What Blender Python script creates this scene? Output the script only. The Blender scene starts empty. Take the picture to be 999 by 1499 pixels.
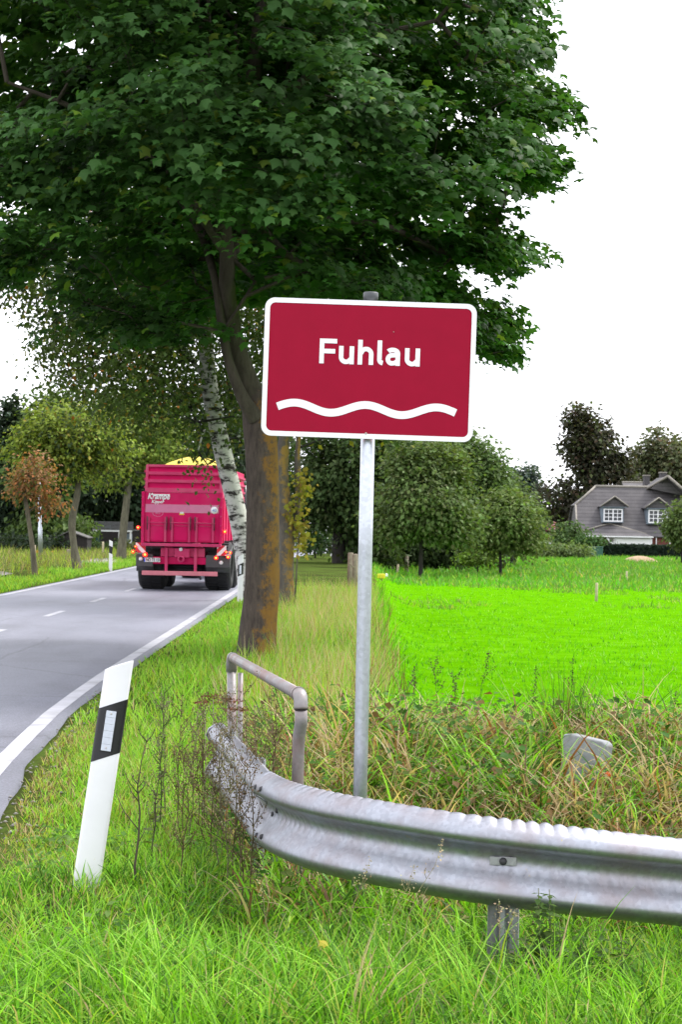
import bpy, math, random
import numpy as np
from mathutils import Vector, Matrix, Euler

random.seed(11)
rng = np.random.default_rng(11)
scene = bpy.context.scene
col = scene.collection

# ------------------------------------------------------------------ camera
FPX = 2600.0                      # focal length in pixels of the 999 x 1499 photograph
CAM_H = 1.75
PITCH, ROLL = math.radians(0.386), math.radians(1.0)
cam_d = bpy.data.cameras.new('camera')
cam = bpy.data.objects.new('camera', cam_d); col.objects.link(cam)
cam_d.sensor_fit = 'VERTICAL'; cam_d.sensor_height = 36.0; cam_d.sensor_width = 24.0
cam_d.lens = FPX / 1499.0 * 36.0
cam_d.clip_start = 0.1; cam_d.clip_end = 9000
CAM_R = Matrix.Rotation(math.pi / 2 + PITCH, 3, 'X') @ Matrix.Rotation(ROLL, 3, 'Z')
cam.matrix_world = Matrix.Translation((0, 0, CAM_H)) @ CAM_R.to_4x4()
cam_d.dof.use_dof = True; cam_d.dof.focus_distance = 7.5; cam_d.dof.aperture_fstop = 16.0
scene.camera = cam

# ------------------------------------------------------------------ world: bright overcast sky
SUN_EL, SUN_AZ = math.radians(55), math.radians(62)     # azimuth clockwise from +Y: ahead of the camera, to its right
world = bpy.data.worlds.new('World'); scene.world = world; world.use_nodes = True
wn, wl = world.node_tree.nodes, world.node_tree.links
wn.clear()
w_out = wn.new('ShaderNodeOutputWorld'); w_bg = wn.new('ShaderNodeBackground')
w_sky = wn.new('ShaderNodeTexSky'); w_sky.sky_type = 'NISHITA'; w_sky.sun_disc = False
w_sky.sun_elevation = SUN_EL; w_sky.sun_rotation = SUN_AZ; w_sky.dust_density = 3.0
w_tc = wn.new('ShaderNodeTexCoord'); w_map = wn.new('ShaderNodeMapping'); w_map.inputs['Scale'].default_value = (1.5, 1.5, 5)
w_noise = wn.new('ShaderNodeTexNoise'); w_noise.inputs['Scale'].default_value = 1.6; w_noise.inputs['Detail'].default_value = 5
w_ramp = wn.new('ShaderNodeValToRGB')
w_ramp.color_ramp.elements[0].position = 0.3; w_ramp.color_ramp.elements[0].color = (8.2, 8.3, 9.0, 1)
w_ramp.color_ramp.elements[1].position = 0.75; w_ramp.color_ramp.elements[1].color = (10.5, 10.5, 10.8, 1)
w_mix = wn.new('ShaderNodeMixRGB'); w_mix.inputs[0].default_value = 0.88      # closed cloud deck over the clear sky
wl.new(w_tc.outputs['Generated'], w_map.inputs[0]); wl.new(w_map.outputs[0], w_noise.inputs['Vector'])
wl.new(w_noise.outputs['Fac'], w_ramp.inputs[0]); wl.new(w_sky.outputs[0], w_mix.inputs[1]); wl.new(w_ramp.outputs[0], w_mix.inputs[2])
wl.new(w_mix.outputs[0], w_bg.inputs['Color']); w_bg.inputs['Strength'].default_value = 0.1
wl.new(w_bg.outputs[0], w_out.inputs[0])

sun_d = bpy.data.lights.new('sun', 'SUN'); sun = bpy.data.objects.new('sun', sun_d); col.objects.link(sun)
sun_d.energy = 1.5; sun_d.angle = math.radians(14); sun_d.color = (1.0, 0.96, 0.9)
_sv = Vector((math.sin(SUN_AZ) * math.cos(SUN_EL), math.cos(SUN_AZ) * math.cos(SUN_EL), math.sin(SUN_EL)))
sun.rotation_euler = _sv.to_track_quat('Z', 'Y').to_euler(); sun.location = (-20, -30, 60)

vs = scene.view_settings
vs.view_transform = 'Standard'; vs.look = 'None'; vs.gamma = 1.0; vs.use_curve_mapping = False; vs.exposure = 1.35
scene.cycles.max_bounces = 8; scene.cycles.diffuse_bounces = 4; scene.cycles.transmission_bounces = 6
scene.cycles.transparent_max_bounces = 8
scene.cycles.caustics_reflective = False; scene.cycles.caustics_refractive = False

# ------------------------------------------------------------------ helpers
def ray(px, py):
    return CAM_R @ Vector(((px - 499.5) / FPX, (749.5 - py) / FPX, -1.0))
def P(px, py, d):
    """the point seen at a pixel of the photograph, d metres ahead of the camera"""
    v = ray(px, py)
    return v * (d / v.y) + Vector((0, 0, CAM_H))
def proj(V):
    """world points (n,3) -> pixel coordinates of the photograph"""
    R = np.array(CAM_R); L = (np.asarray(V) - [0, 0, CAM_H]) @ R
    return 499.5 + FPX * L[:, 0] / -L[:, 2], 749.5 - FPX * L[:, 1] / -L[:, 2]

def tag(o, label=None, cat=None, group=None, kind=None):
    if label: o['label'] = label
    if cat: o['category'] = cat
    if group: o['group'] = group
    if kind: o['kind'] = kind
    return o
def empty(name, loc=(0, 0, 0), rot=(0, 0, 0)):
    o = bpy.data.objects.new(name, None); col.objects.link(o)
    o.location = loc; o.rotation_euler = rot; o.empty_display_size = 0.2
    return o
def link(name, me, mat=None, parent=None):
    o = bpy.data.objects.new(name, me); col.objects.link(o)
    if mat is not None and not me.materials: me.materials.append(mat)
    if parent is not None: o.parent = parent
    return o
def np_mesh(name, V, groups, cols=None, smooth=False):
    """V (n,3); groups: list of (m,k) index arrays; cols (n,3) linear colours"""
    me = bpy.data.meshes.new(name)
    V = np.ascontiguousarray(V, dtype=np.float32)
    groups = [np.asarray(g, dtype=np.int32) for g in groups if len(g)]
    loops = np.concatenate([g.ravel() for g in groups])
    tot = np.concatenate([np.full(len(g), g.shape[1], dtype=np.int32) for g in groups])
    start = np.concatenate([[0], np.cumsum(tot)[:-1]]).astype(np.int32)
    me.vertices.add(len(V)); me.vertices.foreach_set('co', V.ravel())
    me.loops.add(len(loops)); me.loops.foreach_set('vertex_index', loops)
    me.polygons.add(len(tot)); me.polygons.foreach_set('loop_start', start)
    if smooth: me.polygons.foreach_set('use_smooth', np.ones(len(tot), dtype=bool))
    if cols is not None:
        a = me.color_attributes.new('Col', 'FLOAT_COLOR', 'POINT')
        c = np.ones((len(V), 4), dtype=np.float32); c[:, :3] = cols
        a.data.foreach_set('color', c.ravel())
    me.update(calc_edges=True); me.validate()
    return me

class MB:
    """collects shapes into one mesh"""
    def __init__(s): s.v = []; s.f = []; s.sm = []
    def add(s, V, F, smooth=False):
        n = len(s.v); s.v += [tuple(p) for p in V]
        for f in F: s.f.append(tuple(i + n for i in f)); s.sm.append(smooth)
        return s
    def box(s, x0, x1, y0, y1, z0, z1, M=None):
        V = [(x, y, z) for z in (z0, z1) for y in (y0, y1) for x in (x0, x1)]
        if M: V = [M @ Vector(p) for p in V]
        return s.add(V, [(0, 2, 3, 1), (4, 5, 7, 6), (0, 1, 5, 4), (2, 6, 7, 3), (0, 4, 6, 2), (1, 3, 7, 5)])
    def prism(s, poly, y0, y1, M=None):
        """polygon in x,z extruded along y"""
        n = len(poly); V = [(x, y0, z) for x, z in poly] + [(x, y1, z) for x, z in poly]
        if M: V = [M @ Vector(p) for p in V]
        return s.add(V, [tuple(range(n)), tuple(range(2 * n - 1, n - 1, -1))] + [(i, i + n, (i + 1) % n + n, (i + 1) % n) for i in range(n)])
    def tube(s, pts, rad, n=10, caps=True):
        pts = [Vector(p) for p in pts]
        rad = rad if hasattr(rad, '__len__') else [rad] * len(pts)
        V = []; up = Vector((0.13, 0.21, 1)).normalized(); a = None
        for i, p in enumerate(pts):
            t = (pts[min(i + 1, len(pts) - 1)] - pts[max(i - 1, 0)]).normalized()
            if a is None: a = t.cross(up if abs(t.dot(up)) < .9 else Vector((1, 0.1, 0))).normalized()
            a = (a - t * a.dot(t)).normalized(); b = t.cross(a)
            V += [p + (a * math.cos(2 * math.pi * k / n) + b * math.sin(2 * math.pi * k / n)) * rad[i] for k in range(n)]
        F = [(i * n + k, i * n + (k + 1) % n, (i + 1) * n + (k + 1) % n, (i + 1) * n + k) for i in range(len(pts) - 1) for k in range(n)]
        m = len(s.f); s.add(V, F, True)
        if caps:
            b0 = len(s.v) - len(V); s.f.append(tuple(b0 + k for k in range(n))[::-1]); s.sm.append(False)
            s.f.append(tuple(b0 + (len(pts) - 1) * n + k for k in range(n))); s.sm.append(False)
        return s
    def lathe(s, prof, axis='Z', n=20, M=None):
        V = []
        for r, h in prof:
            for k in range(n):
                a = 2 * math.pi * k / n
                V.append((r * math.cos(a), r * math.sin(a), h) if axis == 'Z' else (h, r * math.cos(a), r * math.sin(a)) if axis == 'X' else (r * math.cos(a), h, r * math.sin(a)))
        if M: V = [M @ Vector(p) for p in V]
        F = [(i * n + k, i * n + (k + 1) % n, (i + 1) * n + (k + 1) % n, (i + 1) * n + k) for i in range(len(prof) - 1) for k in range(n)]
        return s.add(V, F, True)
    def mesh(s, name):
        me = bpy.data.meshes.new(name); me.from_pydata(s.v, [], s.f)
        me.polygons.foreach_set('use_smooth', s.sm); me.update()
        return me
    def build(s, name, mat, parent=None, bevel=0):
        o = link(name, s.mesh(name), mat, parent)
        if bevel:
            b = o.modifiers.new('bevel', 'BEVEL'); b.width = bevel; b.segments = 2; b.limit_method = 'ANGLE'; b.angle_limit = math.radians(50)
        return o

def smooth_path(pts, n):
    """Catmull-Rom through the points, n samples evenly spaced by length"""
    p = np.array([list(q) for q in pts], float)
    p = np.vstack([2 * p[0] - p[1], p, 2 * p[-1] - p[-2]]); out = []
    for i in range(1, len(p) - 2):
        for t in np.linspace(0, 1, 40, endpoint=False):
            a, b, c, d = p[i - 1], p[i], p[i + 1], p[i + 2]
            out.append(0.5 * ((2 * b) + (c - a) * t + (2 * a - 5 * b + 4 * c - d) * t * t + (3 * b - a - 3 * c + d) * t ** 3))
    out.append(p[-2]); out = np.array(out)
    s = np.concatenate([[0], np.cumsum(np.linalg.norm(np.diff(out, axis=0), axis=1))])
    q = np.linspace(0, s[-1], n)
    return np.stack([np.interp(q, s, out[:, k]) for k in range(3)], 1), s[-1]

def _hash(i, j, seed):
    h = np.sin(i * 127.1 + j * 311.7 + seed * 74.7) * 43758.5453
    return h - np.floor(h)
def vnoise(x, y, s, seed=0):
    x = np.asarray(x, float) / s; y = np.asarray(y, float) / s
    i, j = np.floor(x), np.floor(y); u, v = x - i, y - j
    u = u * u * (3 - 2 * u); v = v * v * (3 - 2 * v)
    return (_hash(i, j, seed) * (1 - u) + _hash(i + 1, j, seed) * u) * (1 - v) + (_hash(i, j + 1, seed) * (1 - u) + _hash(i + 1, j + 1, seed) * u) * v
def sstep(a, b, x):
    t = np.clip((np.asarray(x, float) - a) / (b - a), 0, 1); return t * t * (3 - 2 * t)

# ------------------------------------------------------------------ materials
def new_mat(name):
    m = bpy.data.materials.new(name); m.use_nodes = True
    return m, m.node_tree.nodes, m.node_tree.links, m.node_tree.nodes['Principled BSDF']
def plain(name, c, rough=0.5, metal=0.0, noise=0.12, scale=6.0, bump=0.0, coat=0.0, dirt=None, dirt_amt=0.0, spec=None):
    """a colour with procedural mottling, optional dirt and bump"""
    m, n, l, b = new_mat(name)
    tc = n.new('ShaderNodeTexCoord'); nz = n.new('ShaderNodeTexNoise')
    nz.inputs['Scale'].default_value = scale; nz.inputs['Detail'].default_value = 6; nz.inputs['Roughness'].default_value = 0.65
    l.new(tc.outputs['Object'], nz.inputs['Vector'])
    r = n.new('ShaderNodeValToRGB'); r.color_ramp.elements[0].position = 0.3; r.color_ramp.elements[1].position = 0.72
    r.color_ramp.elements[0].color = (*[x * (1 - noise) for x in c], 1); r.color_ramp.elements[1].color = (*[min(1, x * (1 + noise)) for x in c], 1)
    l.new(nz.outputs['Fac'], r.inputs[0]); out = r.outputs[0]
    if dirt:
        n2 = n.new('ShaderNodeTexNoise'); n2.inputs['Scale'].default_value = scale * .45; n2.inputs['Detail'].default_value = 8
        l.new(tc.outputs['Object'], n2.inputs['Vector'])
        r2 = n.new('ShaderNodeValToRGB'); r2.color_ramp.elements[0].position = 0.48; r2.color_ramp.elements[1].position = 0.7
        r2.color_ramp.elements[1].color = (dirt_amt,) * 3 + (1,)
        mx = n.new('ShaderNodeMixRGB'); mx.inputs[2].default_value = (*dirt, 1)
        l.new(n2.outputs['Fac'], r2.inputs[0]); l.new(r2.outputs[0], mx.inputs[0]); l.new(out, mx.inputs[1]); out = mx.outputs[0]
    l.new(out, b.inputs['Base Color'])
    b.inputs['Roughness'].default_value = rough; b.inputs['Metallic'].default_value = metal
    if coat: b.inputs['Coat Weight'].default_value = coat
    if spec is not None: b.inputs['Specular IOR Level'].default_value = spec
    if bump:
        bp = n.new('ShaderNodeBump'); bp.inputs['Strength'].default_value = bump; bp.inputs['Distance'].default_value = 0.02
        l.new(nz.outputs['Fac'], bp.inputs['Height']); l.new(bp.outputs[0], b.inputs['Normal'])
    return m
def foliage_mat(name, trans=0.35, spec=0.25, rough=0.45):
    """per-leaf colour from the mesh, light passing through the blade"""
    m = bpy.data.materials.new(name); m.use_nodes = True; n, l = m.node_tree.nodes, m.node_tree.links
    b = n['Principled BSDF']; out = n['Material Output']
    at = n.new('ShaderNodeAttribute'); at.attribute_name = 'Col'
    l.new(at.outputs['Color'], b.inputs['Base Color'])
    b.inputs['Roughness'].default_value = rough; b.inputs['Specular IOR Level'].default_value = spec
    tr = n.new('ShaderNodeBsdfTranslucent'); mul = n.new('ShaderNodeMixRGB'); mul.blend_type = 'MULTIPLY'; mul.inputs[0].default_value = 1
    mul.inputs[2].default_value = (1.15, 1.2, 0.55, 1)
    l.new(at.outputs['Color'], mul.inputs[1]); l.new(mul.outputs[0], tr.inputs['Color'])
    mx = n.new('ShaderNodeMixShader'); mx.inputs[0].default_value = trans
    l.new(b.outputs[0], mx.inputs[1]); l.new(tr.outputs[0], mx.inputs[2]); l.new(mx.outputs[0], out.inputs['Surface'])
    return m

M = {}
M['grass'] = foliage_mat('grass_blades', 0.42, 0.15, 0.45)
M['leaf'] = foliage_mat('tree_leaves', 0.36, 0.10, 0.5)
M['weed'] = foliage_mat('weed_stalks', 0.1, 0.1, 0.8)
M['white_paint'] = plain('white_paint', (0.82, 0.82, 0.84), 0.4, noise=0.03)
M['sign_white'] = plain('sign_white_sheeting', (0.84, 0.84, 0.86), 0.35, noise=0.02)
M['black_plastic'] = plain('black_plastic', (0.012, 0.012, 0.014), 0.25, noise=0.2)
M['rubber'] = plain('tyre_rubber', (0.012, 0.012, 0.014), 0.75, noise=0.3, scale=20, bump=0.2)
M['dark_steel'] = plain('dark_steel', (0.03, 0.03, 0.034), 0.6, noise=0.3)
M['grey_guard'] = plain('grey_plastic_guard', (0.055, 0.055, 0.06), 0.55, noise=0.2)

def galvanised(name, c=(0.47, 0.50, 0.55), stain=(0.33, 0.25, 0.22), amt=0.35, metal=0.55, rough=0.42, lichen=False, sx=1.0):
    m, n, l, b = new_mat(name)
    tc = n.new('ShaderNodeTexCoord'); vo = n.new('ShaderNodeTexVoronoi'); vo.inputs['Scale'].default_value = 70
    l.new(tc.outputs['Object'], vo.inputs['Vector'])
    nz = n.new('ShaderNodeTexNoise'); nz.inputs['Scale'].default_value = 7; nz.inputs['Detail'].default_value = 8
    l.new(tc.outputs['Object'], nz.inputs['Vector'])
    hsv = n.new('ShaderNodeMixRGB'); hsv.inputs[1].default_value = (*[x * 0.86 for x in c], 1); hsv.inputs[2].default_value = (*[min(1, x * 1.12) for x in c], 1)
    l.new(vo.outputs['Color'], hsv.inputs[0])
    r = n.new('ShaderNodeValToRGB'); r.color_ramp.elements[0].position = 0.42; r.color_ramp.elements[1].position = 0.72; r.color_ramp.elements[1].color = (amt,) * 3 + (1,)
    l.new(nz.outputs['Fac'], r.inputs[0])
    mx = n.new('ShaderNodeMixRGB'); mx.inputs[2].default_value = (*stain, 1)
    l.new(r.outputs[0], mx.inputs[0]); l.new(hsv.outputs[0], mx.inputs[1]); out = mx.outputs[0]
    if lichen:
        n3 = n.new('ShaderNodeTexNoise'); n3.inputs['Scale'].default_value = 11; n3.inputs['Detail'].default_value = 9; n3.inputs['Roughness'].default_value = .7
        l.new(tc.outputs['Object'], n3.inputs['Vector'])
        r3 = n.new('ShaderNodeValToRGB'); r3.color_ramp.elements[0].position = 0.66; r3.color_ramp.elements[1].position = 0.70; r3.color_ramp.elements[1].color = (.85,) * 3 + (1,)
        mx2 = n.new('ShaderNodeMixRGB'); mx2.inputs[2].default_value = (0.42, 0.36, 0.16, 1)
        l.new(n3.outputs['Fac'], r3.inputs[0]); l.new(r3.outputs[0], mx2.inputs[0]); l.new(out, mx2.inputs[1]); out = mx2.outputs[0]
    l.new(out, b.inputs['Base Color'])
    b.inputs['Metallic'].default_value = metal
    rr = n.new('ShaderNodeMapRange'); rr.inputs['To Min'].default_value = rough - .1; rr.inputs['To Max'].default_value = rough + .2
    l.new(nz.outputs['Fac'], rr.inputs['Value']); l.new(rr.outputs[0], b.inputs['Roughness'])
    bp = n.new('ShaderNodeBump'); bp.inputs['Strength'].default_value = 0.12; bp.inputs['Distance'].default_value = 0.004
    l.new(nz.outputs['Fac'], bp.inputs['Height']); l.new(bp.outputs[0], b.inputs['Normal'])
    return m
M['galv'] = galvanised('galvanised_post', (0.50, 0.53, 0.58), (0.36, 0.38, 0.40), 0.25, 0.8, 0.30)
M['rail'] = galvanised('weathered_galvanised_rail', (0.33, 0.345, 0.39), (0.25, 0.18, 0.165), 0.5, 0.88, 0.40, True)
M['pipe'] = galvanised('weathered_pipe', (0.26, 0.245, 0.245), (0.24, 0.14, 0.125), 0.8, 0.45, 0.45)

def bark(name, base, dark, lichen=None, lichen_dir=None, birch=False, scale=9):
    m, n, l, b = new_mat(name)
    tc = n.new('ShaderNodeTexCoord'); mp = n.new('ShaderNodeMapping')
    mp.inputs['Scale'].default_value = (1, 1, 2.4) if birch else (1, 1, 0.28)
    l.new(tc.outputs['Object'], mp.inputs[0])
    nz = n.new('ShaderNodeTexNoise'); nz.inputs['Scale'].default_value = scale; nz.inputs['Detail'].default_value = 9; nz.inputs['Roughness'].default_value = .7
    l.new(mp.outputs[0], nz.inputs['Vector'])
    r = n.new('ShaderNodeValToRGB'); r.color_ramp.elements[0].position = 0.42 if birch else 0.3; r.color_ramp.elements[1].position = 0.52 if birch else 0.7
    r.color_ramp.elements[0].color = (*dark, 1); r.color_ramp.elements[1].color = (*base, 1)
    l.new(nz.outputs['Fac'], r.inputs[0]); out = r.outputs[0]
    if lichen:
        n2 = n.new('ShaderNodeTexNoise'); n2.inputs['Scale'].default_value = 5; n2.inputs['Detail'].default_value = 11; n2.inputs['Roughness'].default_value = .78
        l.new(tc.outputs['Object'], n2.inputs['Vector'])
        geo = n.new('ShaderNodeNewGeometry'); dt = n.new('ShaderNodeVectorMath'); dt.operation = 'DOT_PRODUCT'; dt.inputs[1].default_value = lichen_dir
        l.new(geo.outputs['Normal'], dt.inputs[0])
        ma = n.new('ShaderNodeMath'); ma.operation = 'MULTIPLY_ADD'; ma.inputs[1].default_value = 0.22
        l.new(dt.outputs['Value'], ma.inputs[0]); l.new(n2.outputs['Fac'], ma.inputs[2])
        r2 = n.new('ShaderNodeValToRGB'); r2.color_ramp.elements[0].position = 0.6; r2.color_ramp.elements[1].position = 0.7; r2.color_ramp.elements[1].color = (.9,) * 3 + (1,)
        l.new(ma.outputs[0], r2.inputs[0])
        mx = n.new('ShaderNodeMixRGB'); mx.inputs[2].default_value = (*lichen, 1)
        l.new(r2.outputs[0], mx.inputs[0]); l.new(out, mx.inputs[1]); out = mx.outputs[0]
    l.new(out, b.inputs['Base Color']); b.inputs['Roughness'].default_value = 0.9; b.inputs['Specular IOR Level'].default_value = 0.15
    bp = n.new('ShaderNodeBump'); bp.inputs['Strength'].default_value = 0.5 if birch else 0.9; bp.inputs['Distance'].default_value = 0.03
    l.new(nz.outputs['Fac'], bp.inputs['Height']); l.new(bp.outputs[0], b.inputs['Normal'])
    return m
M['maple_bark'] = bark('maple_bark', (0.125, 0.10, 0.082), (0.045, 0.036, 0.032), (0.24, 0.125, 0.028), (0.9, -0.35, 0), scale=17)
M['limb_bark'] = bark('maple_limb_bark', (0.11, 0.092, 0.075), (0.045, 0.037, 0.03))
M['bark'] = bark('tree_bark', (0.17, 0.16, 0.11), (0.06, 0.055, 0.04))
M['dark_bark'] = bark('dark_tree_bark', (0.05, 0.045, 0.04), (0.02, 0.018, 0.016))
M['birch_bark'] = bark('birch_bark', (0.56, 0.54, 0.52), (0.035, 0.03, 0.028), birch=True, scale=3.2)
M['lichen_bark'] = bark('lichen_bark', (0.15, 0.135, 0.11), (0.06, 0.05, 0.045), (0.28, 0.17, 0.04), (0.5, -0.6, 0))

# ------------------------------------------------------------------ ground
EDGE_Y = [-40, 0, 4, 6, 8, 11, 14, 16, 19, 85, 400]
EDGE_X = [3.0, -0.2, -1.0, -1.42, -1.72, -2.06, -2.32, -2.42, -2.50, -2.50, -2.50]
def road_bend(y): return 0.0035 * np.clip(np.asarray(y, float) - 85, 0, 40) ** 2 + .28 * np.maximum(0, np.asarray(y, float) - 125)
def road_r(y): return np.interp(y, EDGE_Y, EDGE_X) + road_bend(y)
def road_l(y): return -7.78 + road_bend(y)
def meadow_edge(y): return .40 + .0186 * (np.clip(np.asarray(y, float), 12, 90) - 20)
def ground_z(x, y):
    x = np.asarray(x, float); y = np.asarray(y, float)
    z = 0.03 * (vnoise(x, y, 0.9, 3) - 0.5) + 0.05 * (vnoise(x, y, 3.1, 5) - 0.5)
    far = np.clip(y, 0, 400)
    mead = -0.27 - 0.0032 * np.clip(far - 20, 0, 200)
    t = sstep(-.25, 1.0, x - meadow_edge(y)) * sstep(12.5, 16.5, y)
    z = z * (1 - 0.6 * t) + mead * t
    z = z - 0.20 * np.exp(-((y - 9.0 - 0.1 * x) / .9) ** 2) * sstep(-0.7, 0.4, x)
    z = z + 0.20 * np.exp(-((y - 11.9) / 1.4) ** 2) * sstep(-0.5, 0.5, x)
    z = z + 0.10 * np.exp(-((x + 1.1) / .8) ** 2 - ((y - 7.9) / 1.2) ** 2)
    off_road = np.maximum(np.maximum(x - road_r(y), road_l(y) - x), 0)
    z = z * (1 - (1 - sstep(1.0, 7.0, off_road)) * sstep(75, 95, y))
    left = sstep(0.3, 2.0, road_l(y) - x)
    z = z + 0.10 * left * np.exp(-((road_l(y) - x - 2.0) / 1.6) ** 2)
    inroad = sstep(-0.05, 0.1, road_r(y) - 0.02 - x) * sstep(-0.05, 0.1, x - road_l(y) - 0.02)
    z = np.where(inroad > 0, z * (1 - inroad) - 0.10 * inroad, z)
    near = np.exp(-(np.clip(np.minimum(np.abs(x - road_r(y)), np.abs(x - road_l(y))) / 0.25, 0, 9)) ** 2)
    return z * (1 - 0.85 * near * (inroad <= 0))
def gz(x, y): return float(ground_z(x, y))

def axis(*parts):
    a = np.concatenate([np.arange(s, e, st) for s, e, st in parts]); return np.unique(np.round(a, 4))
gx = axis((-2500, -300, 200), (-300, -60, 20), (-60, -16, 2), (-16, -9, .5), (-9, 5, .2), (5, 14, .5), (14, 60, 2), (60, 300, 20), (300, 2501, 200))
gy = axis((-300, -20, 40), (-20, 4, 1.0), (4, 20, .22), (20, 60, .6), (60, 130, 2), (130, 400, 15), (400, 4001, 200))
GX, GY = np.meshgrid(gx, gy)
V = np.stack([GX, GY, ground_z(GX, GY)], -1).reshape(-1, 3)
def grid_faces(ny, nx):
    i = np.arange(ny * nx).reshape(ny, nx)
    return np.stack([i[:-1, :-1], i[:-1, 1:], i[1:, 1:], i[1:, :-1]], -1).reshape(-1, 4)

def ground_mat(name, cols, scale=0.6, fine=14.0, bump=0.5):
    m, n, l, b = new_mat(name)
    tc = n.new('ShaderNodeTexCoord'); n1 = n.new('ShaderNodeTexNoise'); n1.inputs['Scale'].default_value = scale; n1.inputs['Detail'].default_value = 8
    n2 = n.new('ShaderNodeTexNoise'); n2.inputs['Scale'].default_value = fine; n2.inputs['Detail'].default_value = 8; n2.inputs['Roughness'].default_value = .75
    for q in (n1, n2): l.new(tc.outputs['Object'], q.inputs['Vector'])
    mx = n.new('ShaderNodeMixRGB'); mx.inputs[0].default_value = 0.45; l.new(n1.outputs['Fac'], mx.inputs[1]); l.new(n2.outputs['Fac'], mx.inputs[2])
    r = n.new('ShaderNodeValToRGB'); e = r.color_ramp.elements
    e[0].position = 0.33; e[0].color = (*cols[0], 1); e[1].position = 0.66; e[1].color = (*cols[-1], 1)
    for k, c in enumerate(cols[1:-1]):
        q = e.new(0.33 + 0.33 * (k + 1) / (len(cols) - 1)); q.color = (*c, 1)
    l.new(mx.outputs[0], r.inputs[0]); l.new(r.outputs[0], b.inputs['Base Color'])
    b.inputs['Roughness'].default_value = 0.95; b.inputs['Specular IOR Level'].default_value = 0.0
    bp = n.new('ShaderNodeBump'); bp.inputs['Strength'].default_value = bump; bp.inputs['Distance'].default_value = 0.05
    l.new(n2.outputs['Fac'], bp.inputs['Height']); l.new(bp.outputs[0], b.inputs['Normal'])
    return m
M['soil'] = ground_mat('thatchy_soil', [(0.03, 0.028, 0.016), (0.055, 0.075, 0.018), (0.08, 0.14, 0.024)])
tag(link('ground', np_mesh('ground', V, [grid_faces(len(gy), len(gx))], smooth=True), M['soil']), 'grassy earth verge and open land under the plants', 'ground', kind='structure')

# meadow: a sheet just above the earth
def meadow_x0(y): return meadow_edge(y) + 0.3 * (vnoise(y, 0 * np.asarray(y, float), 1.6, 9) - .5)
my = axis((15.6, 40, .4), (40, 76, 1)); mt = np.linspace(0, 1, 90) ** 1.8
MY = np.repeat(my[:, None], len(mt), 1); MX = meadow_x0(MY) + mt[None] * 45
MV = np.stack([MX, MY, ground_z(MX, MY) + 0.025], -1).reshape(-1, 3)
M['meadow'] = ground_mat('meadow_sward', [(0.055, 0.19, 0.002), (0.085, 0.275, 0.001), (0.12, 0.33, 0.008)], 2.5, 26.0, 0.15)
tag(link('meadow', np_mesh('meadow', MV, [grid_faces(len(my), len(mt))], smooth=True), M['meadow']), 'bright green mown meadow beyond the reedy ditch', 'meadow', kind='structure')

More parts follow.
